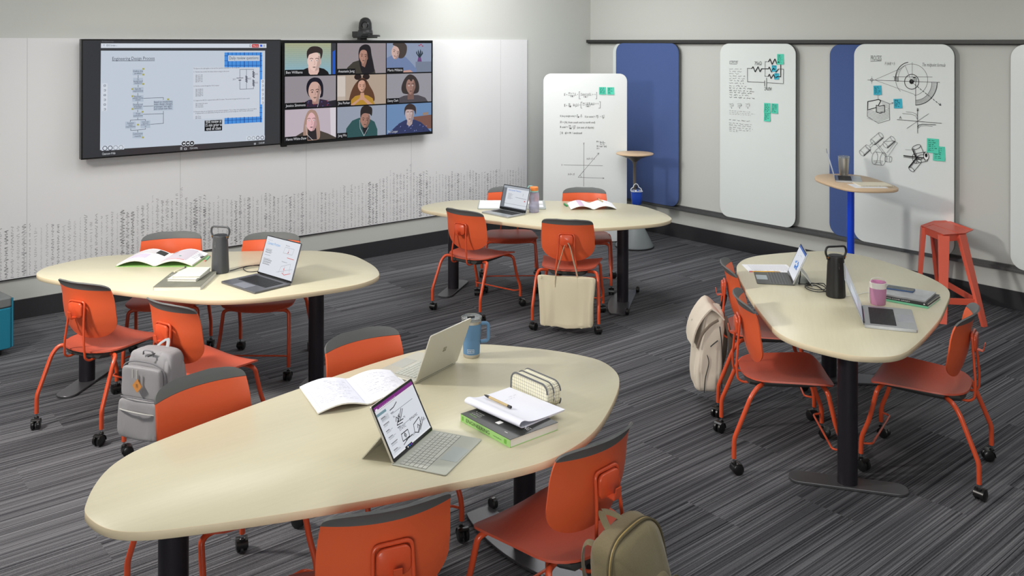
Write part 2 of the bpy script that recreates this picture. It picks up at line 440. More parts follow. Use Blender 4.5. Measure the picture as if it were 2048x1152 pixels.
# ------------------------------------------------------------------ handwriting on the panels
BK = ink(28, 28, 30); GY = ink(95, 96, 98); GYL = ink(140, 142, 144)
def board_canvas(t0, z0, s0=.0722): return Canvas(W(s0, t0, z0), uB, Z, uA, lift=.0004)
def seq(cv, pts, wd, m, closed=False): cv.line([cv.px(*p) for p in pts], wd, m, closed)
def z4(x, y, ox, oy, k): return ox+x/k, oy+y/k
# panel 2 (traced from a 6.4x enlargement with origin 1450,100)
cv = board_canvas(2.018, .35); q = lambda x, y: (1450+x/6.4, 100+y/6.4)
seq(cv, [q(*p) for p in ((60,143),(152,146),(150,182),(61,179))], .004, GY, True)
x, y = cv.px(*q(68, 172)); cv.text('CIRCUIT', x, y, .042, GY, width=.10)
for i, (x0, x1, yy) in enumerate(((55,232,252),(55,212,280),(55,192,308),(55,255,340),(55,258,370),(55,238,398),(55,238,430),(55,270,463),(55,362,492),(55,388,523),(60,360,550),(60,318,580),(58,375,610))):
    a = cv.px(*q(x0, yy)); b = cv.px(*q(x1, yy)); cv.scrib(a[0], a[1], b[0]-a[0], .0135, BK if i > 7 else GY, .0026, random.Random(i))
for i, (x0, x1, yy) in enumerate(((58,320,780),(58,385,803),(58,330,822))):
    a = cv.px(*q(x0, yy)); b = cv.px(*q(x1, yy)); cv.scrib(a[0], a[1], b[0]-a[0], .008, GYL, .0018, random.Random(40+i))
for i, (x0, x1, yy) in enumerate(((55,320,898),(55,345,940),(58,335,965),(58,358,995),(58,325,1020),(62,175,1043))):
    a = cv.px(*q(x0, yy)); b = cv.px(*q(x1, yy)); cv.scrib(a[0], a[1], b[0]-a[0], .012, GY, .0022, random.Random(60+i))
for i, x0 in enumerate((62, 165, 270)):
    a = cv.px(*q(x0, 722)); cv.scrib(a[0], a[1], .05, .022, GY, .0022, random.Random(80+i)); seq(cv, [q(x0-6, 690), q(x0+48, 684)], .0025, GYL); seq(cv, [q(x0+40, 692), q(x0+50, 705), q(x0+42, 722)], .003, GY); seq(cv, [q(x0, 727), q(x0+34, 727)], .002, GY)
    a = cv.px(*q(x0+26, 742)); cv.ell(a[0], a[1], .004, .005, BK)
seq(cv, [q(*p) for p in ((345,235),(290,234),(291,405),(508,415))], .005, GY)
seq(cv, [q(*p) for p in ((540,418),(750,430),(752,245),(690,243))], .005, GY)
seq(cv, [q(*p) for p in ((345,237),(362,215),(390,280),(426,215),(452,278),(472,240))], .009, BK)
seq(cv, [q(*p) for p in ((472,240),(560,240),(570,218),(598,282),(625,230),(655,285),(688,243))], .008, BK)
seq(cv, [q(*p) for p in ((560,150),(580,115),(606,185),(642,115),(670,183),(690,150))], .009, BK)
seq(cv, [q(*p) for p in ((555,338),(572,310),(592,365),(625,312),(650,375),(672,340),(716,342),(716,165))], .008, BK)
seq(cv, [q(*p) for p in ((560,150),(516,150),(515,336),(555,338))], .004, GY)
seq(cv, [q(510, 392), q(510, 460)], .006, GY); seq(cv, [q(535, 358), q(535, 482)], .006, GY)
x, y = cv.px(*q(380, 190)); cv.text('75kΩ', x, y, .05, GY, width=.085)
x, y = cv.px(*q(508, 516)); cv.text('24.0V', x, y, .05, BK, width=.085)
w2 = cv.mb.build('handwriting', smooth=False); place_local(w2, PAN2); w2['label'] = 'black circuit diagram and notes in marker'
# panel 3 (3.03x enlargement with origin 1680,60)
cv = board_canvas(3.548, .35); K = 3.0326; q = lambda x, y: (1680+x/K, 60+y/K)
x, y = cv.px(*q(186, 184)); cv.text('PROCESS', x, y, .065, BK, width=.105)
seq(cv, [q(186, 190), q(250, 188)], .004, BK)
x, y = cv.px(*q(270, 212)); cv.text('H dv/dt = h', x, y, .045, GY, width=.095, slant=.2)
x, y = cv.px(*q(495, 220)); cv.text('The midpoint formula', x, y, .045, GY, width=.205, slant=.25)
def circ(x, y, rx, wd, m, a0=0, a1=360, ry=None):
    pts = [q(x+rx*math.cos(math.radians(a0+(a1-a0)*k/28)), y+(ry or rx)*math.sin(math.radians(a0+(a1-a0)*k/28))) for k in range(29)]; seq(cv, pts, wd, m)
circ(435, 303, 97, .0035, GY, -225, 80, 97); circ(435, 314, 43, .006, BK, 0, 360, 45)
a = cv.px(*q(434, 313)); cv.ell(a[0], a[1], .02, .022, BK)
seq(cv, [q(168, 303), q(605, 318)], .004, BK); seq(cv, [q(210, 303), q(372, 232)], .003, GY); seq(cv, [q(210, 303), q(456, 392)], .003, GY)
seq(cv, [q(322, 284), q(560, 285)], .004, GY); seq(cv, [q(438, 196), q(438, 312)], .003, GY); seq(cv, [q(395, 215), q(434, 313)], .003, GY)
seq(cv, [q(459, 290), q(459, 456)], .004, BK); circ(193, 303, 8, .003, BK); seq(cv, [q(193, 282), q(193, 324)], .003, GY)
circ(425, 292, 88, .006, BK, 172, 262, 97); circ(430, 292, 76, .003, GY, 172, 240, 85)
seq(cv, [q(330, 283), q(330, 308), q(354, 312), q(354, 283)], .003, BK)
for i in range(7): seq(cv, [q(333+i*3, 284), q(333+i*3, 309)], .002, GY)
circ(460, 318, 130, .006, BK, 0, 90, 137); circ(460, 318, 97, .003, GY, 0, 90, 107)
for i in range(34):
    t = math.radians(2+i*2.6); seq(cv, [q(460+97*math.cos(t), 318+107*math.sin(t)), q(460+130*math.cos(t), 318+137*math.sin(t))], .0022, GY)
for i in range(11):
    t0, t1 = i/11, (i+.6)/11; seq(cv, [q(438+175*t0, 318+140*t0), q(438+175*t1, 318+140*t1)], .005, BK)
seq(cv, [q(603, 455), q(613, 457), q(609, 446)], .005, BK)
seq(cv, [q(445, 288), q(458, 288)], .007, BK); seq(cv, [q(450, 290), q(450, 315)], .005, BK); seq(cv, [q(466, 290), q(466, 316)], .003, BK)
# the stacked block
seq(cv, [q(168, 434), q(236, 420), q(300, 446), q(302, 545), q(233, 566), q(166, 524), q(168, 434)], .0035, GY)
seq(cv, [q(168, 484), q(170, 434), q(236, 421), q(248, 430), q(232, 460)], .007, BK); seq(cv, [q(168, 484), q(222, 470)], .006, BK)
seq(cv, [q(221, 456), q(240, 462), q(271, 456), q(272, 498), q(242, 504), q(221, 496), q(221, 456)], .006, BK); seq(cv, [q(232, 460), q(240, 448), q(248, 430)], .004, BK)
for i in range(7):
    yy = 490+i*9; seq(cv, [q(166, yy-10), q(233, yy+14), q(302, yy-14)], .0022, GY)
for i in range(4): seq(cv, [q(224, 466+i*8), q(241, 470+i*8), q(270, 466+i*8)], .0022, GY); seq(cv, [q(252+i*3, 432+i*9), q(300, 450+i*9)], .002, GY)
seq(cv, [q(232, 420), q(232, 385)], .003, GY); seq(cv, [q(225, 395), q(232, 385), q(240, 397)], .003, GY)
seq(cv, [q(303, 449), q(324, 441)], .003, GY); seq(cv, [q(314, 439), q(325, 441), q(317, 449)], .003, GY)
# the graph
seq(cv, [q(347, 543), q(617, 566)], .004, BK); seq(cv, [q(471, 484), q(472, 626)], .004, BK); seq(cv, [q(407, 596), q(540, 507)], .003, GY)
seq(cv, [q(402, 496), q(440, 500), q(462, 508), q(470, 522)], .003, GY); seq(cv, [q(380, 506), q(430, 510), q(460, 520), q(469, 540)], .003, GY)
seq(cv, [q(472, 590), q(480, 576), q(500, 571), q(582, 575)], .005, BK); seq(cv, [q(474, 596), q(490, 582), q(520, 580), q(562, 584)], .003, GY)
x, y = cv.px(*q(466, 491)); cv.text('B', x, y, .036, BK); x, y = cv.px(*q(360, 538)); cv.text('A', x, y, .034, BK)
# cylinders
def cyl(x0, y0, x1, y1, r, wd, m, shade=True):
    d = Vector((x1-x0, y1-y0)); n = Vector((-d.y, d.x)).normalized()*r; an = math.atan2(d.y, d.x)
    for (cx, cy) in ((x0, y0), (x1, y1)):
        pts = [q(cx+r*.45*math.cos(t)*math.cos(an)-r*math.sin(t)*math.sin(an), cy+r*.45*math.cos(t)*math.sin(an)+r*math.sin(t)*math.cos(an)) for t in [k*math.pi/9 for k in range(19)]]; seq(cv, pts, wd, m)
    seq(cv, [q(x0+n.x, y0+n.y), q(x1+n.x, y1+n.y)], wd*(2.4 if shade else 1), m if not shade else BK); seq(cv, [q(x0-n.x, y0-n.y), q(x1-n.x, y1-n.y)], wd, m)
    if shade: seq(cv, [q(x0+n.x*.7, y0+n.y*.7), q(x1+n.x*.7, y1+n.y*.7)], wd, GY)
cyl(133, 748, 172, 712, 20, .0028, GY); cyl(200, 680, 250, 638, 20, .0028, GY); cyl(276, 700, 322, 660, 20, .0028, GY)
cyl(212, 776, 262, 782, 38, .0032, GY, False); cyl(280, 782, 308, 784, 17, .0028, GY, False)
for a, b in (((180,700),(206,676)),((186,712),(212,690)),((230,690),(285,760)),((222,695),(276,765)),((262,690),(212,735)),((350,684),(296,762)),((338,680),(286,745)),((165,708),(196,750)),((262,676),(330,672)),((330,672),(350,684)),((205,790),(262,795)),((205,798),(262,806))): seq(cv, [q(*a), q(*b)], .0026, GY)
cyl(465, 710, 490, 770, 27, .004, BK); cyl(480, 790, 435, 845, 20, .004, BK); cyl(455, 780, 522, 768, 29, .004, BK, False)
a = cv.px(*q(525, 765)); cv.ell(a[0], a[1], .022, .034, ink(235, 238, 238)); cv.arc(a[0], a[1], .022, 0, 360, .004, BK, .034); cv.ell(a[0], a[1]+.008, .012, .018, BK)
seq(cv, [q(388, 762), q(508, 775)], .009, BK); seq(cv, [q(388, 770), q(500, 784)], .004, BK); seq(cv, [q(398, 725), q(450, 727)], .003, GYL)
w3 = cv.mb.build('handwriting', smooth=False); place_local(w3, PAN3); w3['label'] = 'black marker sketches of gears, blocks and cylinders'
# panel 4: a few framed boxes at the edge of view
cv = board_canvas(4.922, .35)
for z0, z1 in ((1.50, 1.68), (1.24, 1.40), (.98, 1.15)):
    cv.line([(.115, z0), (.33, z0), (.33, z1), (.115, z1)], .004, GY, True); cv.text('Fig', .118, z0-.035, .028, BK)
for k in range(8): cv.line([(.14, .80+k*.012), (.3, .80+k*.012)], .003, GY)
cv.arc(.2, .58, .085, 0, 360, .004, GY)
w4 = cv.mb.build('handwriting', smooth=False); place_local(w4, PAN4)
# ------------------------------------------------------------------ sticky notes: each a curled square of paper
TEAL = mat('note_teal', (84, 206, 178), .8); CYAN = mat('note_cyan', (58, 176, 200), .8)
def sticky(cv0, px, py, w_, h_, m, label, seed=0, rot=0., group=None):
    x, y = cv0.px(px, py); rnd = random.Random(seed)
    o0 = cv0.o+cv0.U*x+cv0.V*y+cv0.N*.0016
    root = thing('sticky_note', o0, 0, label, 'sticky note', group)
    c, s_ = math.cos(rot), math.sin(rot)
    G = []
    for i in range(7):
        row = []
        for j in range(5):
            u = (j/4-.5)*w_; v = (.5-i/6)*h_; lift = .006*(i/6)**2.5*(1+.4*(j/4))
            row.append(cv0.U*(u*c-v*s_)+cv0.V*(u*s_+v*c)+cv0.N*lift)
        G.append(row)
    mb = MB(); mb.grid(G, m, thick=.0004); mb.build('paper', root)
    c2 = Canvas(cv0.N*.0012, cv0.U*c+cv0.V*s_, cv0.V*c-cv0.U*s_, cv0.N, lift=.0008)
    n = 6 if h_ > .075 else 2
    for k in range(n):
        v = h_*(.36-.74*k/max(1, n-.5)); c2.h = .0012+.0062*((.5-v/h_))**2.5*1.25; c2.scrib(-w_*.36, v-.004, w_*rnd.uniform(.35, .7), .0075 if n > 2 else .012, BK, .0022, rnd)
    c2.mb.build('writing', root, smooth=False)
    return root
c2_ = board_canvas(2.018, .35, .0724); q = lambda x, y: (1450+x/6.4, 100+y/6.4)
sticky(c2_, *q(712, 118), .078, .105, TEAL, 'teal sticky note on the top resistor of the circuit diagram', 1)
sticky(c2_, *q(630, 236), .055, .062, CYAN, 'small cyan sticky note on the middle resistor of the circuit', 2)
sticky(c2_, *q(663, 337), .055, .062, CYAN, 'small cyan sticky note on the lowest resistor of the circuit', 3)
sticky(c2_, *q(543, 742), .078, .10, TEAL, 'upper left of three teal sticky notes below the circuit diagram', 4)
sticky(c2_, *q(637, 748), .078, .10, TEAL, 'upper right of three teal sticky notes below the circuit diagram', 5)
sticky(c2_, *q(543, 850), .078, .10, TEAL, 'lowest of three teal sticky notes below the circuit diagram', 6)
c3_ = board_canvas(3.548, .35, .0724); q = lambda x, y: (1680+x/K, 60+y/K)
sticky(c3_, *q(229, 365), .078, .085, CYAN, 'cyan sticky note above the stacked block sketch', 7, .06)
sticky(c3_, *q(352, 446), .078, .085, CYAN, 'cyan sticky note to the right of the stacked block sketch', 8, .08)
sticky(c3_, *q(564, 702), .105, .125, TEAL, 'teal sticky note upper left of the pair beside the cross pipe sketch', 9)
sticky(c3_, *q(601, 750), .105, .125, TEAL, 'teal sticky note lower right of the pair beside the cross pipe sketch', 10, .03)
# ------------------------------------------------------------------ freestanding whiteboard
M_flex = mat('standing_board_white', (226, 230, 229), .3, spec=.5)
BD = 9.86
bx0 = (1087-1024)/F_PX*BD; bx1 = (1254.5-1024)/F_PX*BD; bz1 = CAM_H-(147-HOR_Y)/F_PX*BD
flex = thing('standing_whiteboard', ((bx0+bx1)/2, BD, 0), 0, 'standing white board on the floor with handwritten formulas and an arrow graph', 'whiteboard')
Mx = Matrix(((1, 0, 0, 0), (0, 0, 1, 0), (0, 1, 0, 0), (0, 0, 0, 1)))
mb = MB(); mb.prism(rrect(bx1-bx0, bz1-.012, .085, 10, 0, (bz1+.012)/2), 0, .02, M_flex, .003, M=Mx); mb.build('panel', flex)
mb = MB()
for sx in (-.3, .3): mb.box((sx-.03, -.0, 0), (sx+.03, .26, .012), M_pback)
mb.box((-.32, .10, .012), (-.28, .12, 1.5), M_pback); mb.box((.28, .10, .012), (.32, .12, 1.5), M_pback); mb.box((-.32, .02, 1.3), (.32, .12, 1.33), M_pback); mb.box((-.32, .02, .3), (.32, .12, .33), M_pback)
mb.build('stand', flex, smooth=False)
cv = Canvas(((bx0+bx1)/2, BD, 0), (1, 0, 0), (0, 0, 1), (0, -1, 0), lift=.0006); q = lambda x, y: (1110+x/9.6, 170+y/9.6)
def ftext(t, x0, y0, x1, h, m=BK, slant=0.):
    a = cv.px(*q(x0, y0)); b = cv.px(*q(x1, y0)); cv.text(t, a[0], a[1], h, m, width=b[0]-a[0], slant=slant)
def fline(pts, wd, m=BK): seq(cv, [q(*p) for p in pts], wd, m)
ftext('B =', 172, 207, 235, .034); fline([(175,160),(205,160)], .002)
ftext('M·v × q', 258, 180, 395, .034); fline([(250,200),(410,198)], .003); ftext('4 π r²', 290, 234, 378, .03); ftext('=', 425, 200, 442, .03)
fline([(478,130),(465,130),(465,265),(490,265)], .0045, GY); fline([(795,140),(802,140),(802,265),(780,265)], .0045, GY)
ftext('M v(cos α + sin θ) I', 495, 190, 690, .03); fline([(490,198),(695,200)], .003); ftext(', k + k', 700, 195, 782, .026); ftext('4 π r²', 548, 243, 634, .028)
ftext('B =', 175, 416, 232, .036); fline([(175,368),(205,368)], .002)
ftext('M·', 256, 390, 298, .032); fline([(252,396),(310,396)], .003); ftext('4π', 262, 428, 308, .026); ftext('(q v × r)', 345, 392, 452, .034); fline([(343,400),(452,400)], .003); ftext('r²', 392, 428, 424, .026); ftext('=', 468, 402, 484, .03)
fline([(522,328),(500,330),(497,440),(518,448)], .0045, GY); fline([(852,320),(872,322),(868,445),(838,445)], .0045, GY)
ftext('M', 530, 375, 566, .03); fline([(528,388),(570,388)], .0026); ftext('I (Δ θ) sin α', 585, 372, 755, .032); fline([(583,380),(748,380)], .003); ftext(', k + k', 760, 372, 838, .026); ftext('4 π r²', 592, 424, 680, .028)
ftext('B (long straight wire) =', 96, 612, 405, .03); ftext('M·', 418, 594, 446, .024); fline([(412,604),(466,604)], .0022); ftext('2π', 420, 628, 462, .022); ftext('I', 492, 594, 506, .026); fline([(480,604),(522,602)], .0022); ftext('r', 496, 630, 508, .024)
ftext('B (on center) =', 572, 624, 772, .03); ftext('M·', 790, 606, 836, .024); fline([(786,614),(842,614)], .0022); ftext('2', 808, 640, 824, .022); ftext('=', 862, 622, 878, .026); ftext('n I', 900, 604, 942, .028); fline([(892,614),(955,616)], .0022); ftext('2R', 912, 646, 938, .022)
ftext('M = (NI, from south end to north end)', 96, 735, 770, .032); fline([(98,690),(130,690)], .002)
ftext('B axial =', 96, 824, 240, .032); ftext('M·', 262, 800, 312, .024); fline([(258,812),(322,812)], .0022); ftext('4π', 270, 846, 316, .024); ftext('2 M', 340, 806, 392, .026); fline([(336,814),(392,814)], .0022); ftext('d³', 348, 848, 384, .024); ftext('(on axis of dipole)', 420, 832, 745, .03)
ftext('∫ B · dl = M· I enclosed', 96, 940, 515, .034)
ftext('M =', 795, 1105, 848, .03); ftext('y₂ - y₁', 864, 1098, 934, .026); fline([(860,1106),(965,1110)], .0024); ftext('x₂ - x₁', 864, 1142, 946, .026)
ftext('θ = tan⁻¹(m)', 800, 1192, 990, .028); ftext('M =', 800, 1235, 850, .026)
fw = cv.mb.build('handwriting', smooth=False); place_local(fw, flex); fw['label'] = 'black marker formulas'
cv = Canvas(((bx0+bx1)/2, BD, 0), (1, 0, 0), (0, 0, 1), (0, -1, 0), lift=.0006); q = lambda x, y: (1060+x/3.032, 60+y/3.032)
seq(cv, [q(327, 686), q(326, 948)], .004, GY); seq(cv, [q(204, 818), q(440, 823)], .004, GY); seq(cv, [q(325, 856), q(292, 893), q(450, 899)], .0035, GY); seq(cv, [q(292, 893), q(418, 746)], .0035, GY)
seq(cv, [q(407, 749), q(418, 746), q(416, 758)], .0035, GY); seq(cv, [q(441, 895), q(450, 899), q(441, 903)], .003, GY); seq(cv, [q(386, 777), q(392, 785)], .003, GY); seq(cv, [q(304, 882), q(312, 890), q(308, 896)], .003, GY)
ftext('p₂(x, y)', 344, 784, 380, .032); ftext('p₁(x, y)', 230, 878, 270, .032); ftext('X', 190, 824, 197, .03); ftext('y', 323, 690, 330, .03)
fw = cv.mb.build('graph_drawing', smooth=False); place_local(fw, flex); fw['label'] = 'black marker graph with arrow'
cvf = Canvas(((bx0+bx1)/2, BD, 0), (1, 0, 0), (0, 0, 1), (0, -1, 0), lift=.0006); q = lambda x, y: (1110+x/9.6, 170+y/9.6)
sticky(cvf, *q(913, 110), .078, .08, TEAL, 'left of the two teal sticky notes on the standing whiteboard', 11)
sticky(cvf, *q(1068, 113), .078, .08, TEAL, 'right of the two teal sticky notes on the standing whiteboard', 12)
# ================================================================== wall screens
M_bez = mat('screen_bezel', (14, 14, 15), .35, spec=.5)
M_glass = mat('screen_glass_off', (26, 27, 29), .12, spec=.6, emit=0)
M_glow = mat('screen_glass_lit', (58, 59, 63), .12, spec=.6, emit=.8)
WHT = (236, 240, 244)
def screen(s0, s1, z0, z1, label, dep=.155, gm=None):
    root = thing('wall_display', W((s0+s1)/2, dep, z0), RA, label, 'screen')
    mb = MB(); w_ = s1-s0; h_ = z1-z0
    mb.box((-w_/2, -.06, 0), (w_/2, -.004, h_), M_bez); mb.build('frame', root, smooth=False, bevel=.003)
    mb = MB(); mb.box((-w_/2+.012, -.004, .012), (w_/2-.012, -.0005, h_-.012), gm or M_glass); mb.build('glass', root, smooth=False)
    mb = MB(); mb.box((-.35, -.15, .25), (.35, -.06, h_-.25), M_bez); mb.build('wall_bracket', root, smooth=False)
    return root
TV1 = screen(4.206, 5.936, 1.238, 2.214, 'large wall screen on the left showing an engineering flow chart and review questions', gm=M_glow)
TV2 = screen(2.488, 4.190, 1.226, 2.210, 'large wall screen on the right showing nine video call portraits')
mb = MB(); mb.box((-.93, -.045, -.025), (-.88, -.01, 0), M_bez); mb.build('mount_foot', TV1, smooth=False)
def tv_canvas(dep=.1551): return Canvas(W(5.936, dep, 1.238), -uA, Z, uB, lift=.0004, step=.00002)
cv = tv_canvas(); K = 4.1143
Q = lambda x, y: cv.px(140+x/K, 60+y/K)
G0 = glow(58, 60, 64); PG = glow(196, 206, 219); BAR = glow(212, 219, 229); TXc = glow(96, 104, 118); TXd = glow(58, 64, 80)
BLU = glow(74, 144, 222); BLD = glow(30, 70, 150); BOX = glow(178, 190, 206); YEL = glow(170, 168, 92); WP = glow(206, 212, 222)
def qpoly(pts, m): cv.poly([Q(*p) for p in pts], m)
def qline(pts, wd, m, cl=False): cv.line([Q(*p) for p in pts], wd, m, cl)
def qtext(t, x0, y0, x1, h, m, y1=None, al='l'):
    a = Q(x0, y0); b = Q(x1, y1 if y1 is not None else y0); cv.text(t, a[0], a[1], h, m, width=b[0]-a[0])
def qbar(x0, y0, x1, y1, m): a = Q(x0, y0); b = Q(x1, y1); cv.rect(a[0], b[1], b[0], a[1], m)
qpoly([(254,1005),(248,105),(1616,112),(1606,920)][::-1] and [(247,990),(254,100),(1618,104),(1604,905)], G0)
qpoly([(254,148),(255,110),(1616,113),(1616,147)], BAR)
qpoly([(247,988),(254,170),(1605,170),(1601,905)], PG)
qtext('EDG Screen ⌄', 300, 134, 388, .022, TXd); qtext('<', 274, 134, 284, .028, TXd)
qpoly([(1498,144),(1498,116),(1554,117),(1554,144)], glow(190, 40, 44)); qtext('Share', 1506, 137, 1548, .022, glow(240, 225, 225))
qpoly([(1564,138),(1564,120),(1582,121),(1582,138)], glow(50, 90, 215)); qline([(1478,122),(1490,122),(1490,137),(1478,137)], .003, TXc, True)
for k in range(3): qline([(1591,124+k*6),(1604,124+k*6)], .003, TXc)
qtext('Engineering Design Process', 346, 249, 696, .040, TXd, 248); qline([(346, 254), (696, 252)], .004, TXd)
FB = [('Define the|problem', 516, 332, 602, 366, ((604, 320), (604, 367))), ('Do|background|research', 520, 402, 600, 446, ((603, 444),)), ('Specify|requirements', 514, 478, 604, 512, ((513, 486),)),
      ('Brainstorm,|evaluate, choose|solution', 512, 544, 604, 584, ((514, 545),)), ('Develop and|prototype|solution', 516, 610, 600, 652, ((514, 650),)), ('Test|solution', 518, 682, 600, 716, ((597, 673),)),
      ('Solution|meets|requirements', 455, 762, 540, 806, ((559, 779),)), ('Solution meets|requirements|partially or not at|all', 580, 752, 660, 800, ()), ('Communicate|results', 514, 848, 600, 884, ((600, 884),))]
for t, x0, y0, x1, y1, sq in FB:
    qpoly([(x0,y1+6),(x0,y0-8),(x1,y0-8),(x1,y1+6)], BOX); L = t.split('|')
    for i, s_ in enumerate(L):
        wd = (x1-x0)*.94*len(s_)/max(len(x) for x in L); yy = y0+(y1-y0)*(i+.8)/len(L); qtext(s_, (x0+x1-wd)/2, yy, (x0+x1+wd)/2, .020 if len(L) < 4 else .014, TXd)
    for sx, sy in sq: qpoly([(sx-8,sy+7),(sx-8,sy-7),(sx+8,sy-7),(sx+8,sy+7)], YEL)
for a, b in (((560,372),(560,396)),((560,452),(560,470)),((558,520),(558,540)),((557,590),(557,606)),((557,658),(557,674)),((557,722),(557,738))): qline([a, b], .004, TXc)
qline([(496,756),(496,742),(557,738),(620,736),(620,748)], .004, TXc); qline([(499,812),(499,826),(557,823),(620,816),(620,806)], .004, TXc); qline([(557,823),(557,842)], .004, TXc)
qline([(604,562),(768,556),(768,574)], .004, TXc); qline([(602,628),(686,625)], .004, TXc); qline([(602,694),(768,688)], .004, TXc); qline([(662,776),(768,768),(768,668)], .004, TXc)
qpoly([(686,664),(688,582),(846,578),(848,658)], BOX)
for i, s_ in enumerate(('Based on results/data,', 'make design changes,', 'prototype, test again', 'and review new data')): qtext(s_, 690, 601+i*18.8, 844-(8 if i > 1 else 0), .025, TXd, 599+i*18.3)
qpoly([(799,578),(799,564),(815,563),(815,577)], YEL)
qpoly([(1271,308),(1271,185),(1580,184),(1580,760),(1560,760),(1560,306)], BLU); qpoly([(1270,775),(1271,725),(1580,712),(1578,757)], BLU); qpoly([(1560,716),(1560,306),(1580,306),(1580,716)], BLU)
for k in range(9):
    x = 1300+k*33.4; qline([(x,307),(x,186)], .004 if k % 4 else .007, BLD); qline([(x,772-(x-1271)*.058),(x,724-(x-1271)*.045)], .004 if k % 4 else .007, BLD)
for y in (212, 252, 292): qline([(1271,y),(1580,y)], .004, BLD)
for y in (340, 640, 680): qline([(1560,y),(1580,y)], .004, BLD)
qline([(1271,745),(1580,730)], .004, BLD)
qpoly([(1300,256),(1300,209),(1560,209),(1560,254)], PG); qtext('Daily review questions:', 1308, 243, 1554, .040, TXd, 242)
qpoly([(1012,735),(1012,306),(1559,308),(1557,708)], WP)
lines = [(1015,322,1392,'The figure to the right applies to the next four questions (questions 11, 12, 13, and 14)'),(1015,350,1308,'11. Find the rate at which the battery delivers energy to this circuit'),
 (1032,377,1090,'(A) 17.1 W'),(1032,390,1090,'(B) 20.6 W'),(1032,404,1090,'(C) 30.0 W'),(1032,417,1090,'(D) 33.6 W'),(1032,430,1090,'(E) 37.1 W'),(1015,467,1226,'12. Find the current through the 10.0 Ω resistor'),
 (1032,494,1094,'(A) 0.300 A'),(1032,507,1094,'(B) 0.367 A'),(1032,521,1094,'(C) 0.429 A'),(1032,534,1094,'(D) 0.500 A'),(1032,547,1094,'(E) 0.667 A'),
 (1015,586,1476,'13. Suppose the 40.0 Ω is replaced with an 80.0 Ω resistor. The current through the 10.0 Ω resistor would'),(1032,611,1130,'(A) remain the same'),(1032,624,1094,'(B) increase'),(1032,638,1096,'(C) decrease'),
 (1015,678,1533,'14. Resistors that are not ideal have non-zero internal resistance. True or False: If the ideal battery in the circuit above'),(1030,691,1506,'is replaced with a non-ideal battery having the same emf, the current through the 10.0 Ω resistor will increase'),(1030,718,1076,'(A) True'),(1030,731,1078,'(B) False')]
for x0, y0, x1, s_ in lines:
    dy = -(x1-x0)*.035*max(0, (y0-400)/300); qtext(s_, x0, y0, x1, .016, TXd, y0+dy*0)
qline([(1397,395),(1397,324),(1509,324),(1509,340)], .004, TXc); qline([(1397,415),(1397,488),(1509,483),(1509,462)], .004, TXc); qline([(1451,324),(1451,378)], .004, TXc); qline([(1451,430),(1451,486)], .004, TXc)
qline([(1370,396),(1424,394)], .005, TXd); qline([(1388,413),(1406,412)], .008, TXd)
def zig(x, y0, y1): n = 8; qline([(x, y0)]+[(x+(8 if k % 2 else -8), y0+(y1-y0)*(k+.5)/n) for k in range(n)]+[(x, y1)], .006, TXd)
zig(1451, 378, 430); zig(1509, 340, 392); zig(1509, 410, 462)
for x, y, t in ((1462, 407, '40.0 Ω'), (1518, 369, '20.0 Ω'), (1518, 440, '10.0 Ω'), (1338, 413, '24.0 V')): qtext(t, x, y, x+26, .022, TXd)
qpoly([(1106,832),(1107,745),(1251,738),(1250,826)], glow(14, 16, 20))
for i, s_ in enumerate(('Will review at', '15 min prior to', 'end of class')): qtext(s_, (1114, 1110, 1120)[i], 769+i*28, (1246, 1250, 1240)[i], .040, glow(232, 236, 242), 763+i*28)
qpoly([(260,668),(262,438),(308,440),(304,666)], BAR)
for k in range(6): qline([(278,452+k*39),(292,451+k*39),(292,463+k*39),(278,464+k*39)], .0035, TXc, k % 2 == 0)
qpoly([(1566,612),(1568,408),(1603,406),(1600,610)], BAR)
for k in range(6): qline([(1579,418+k*35),(1592,417+k*35),(1591,429+k*35),(1579,430+k*35)], .003, TXc, k % 2 == 0)
qpoly([(258,994),(259,956),(445,945),(444,982)], BAR)
for k in range(4): a = Q(286+k*44, 973-k*2.4); cv.arc(a[0], a[1], .017, 0, 360, .005, TXd if k < 2 else glow(150, 156, 166), n=10)
qpoly([(1449,910),(1450,876),(1602,868),(1600,901)], BAR)
for k in range(4): a = Q(1472+k*36, 891-k*2); cv.arc(a[0], a[1], .015, 0, 360, .005, glow(150, 156, 166) if k < 2 else TXd, n=10)
for k in range(3):
    a = Q(936+k*33, 934-k*1.5); cv.ell(a[0], a[1], .024, .024, glow(200, 205, 212)); cv.ell(a[0], a[1], .019, .019, glow(24, 26, 30)); cv.rrect(a[0], a[1], .018, .014, .003, glow(220, 224, 230))
LT = glow(210, 214, 220)
qtext('Classroom 4 Hub', 263, 1029, 372, .028, LT, 1024); qtext('11:43 AM', 1550, 938, 1598, .024, LT, 936); qtext('⊞', 906, 986, 922, .034, LT); qline([(940,972),(958,971),(958,983),(940,984)], .003, LT, True); qtext('○ Join meeting', 984, 979, 1048, .022, LT)
qline([(1514,931),(1526,930),(1526,941),(1514,942)], .003, LT, True); qtext('My classroom screen', 262, 100, 358, .018, glow(110, 112, 118))
o = cv.mb.build('screen_image', smooth=False); place_local(o, TV1); o['label'] = 'lit screen picture of a flow chart and questions'
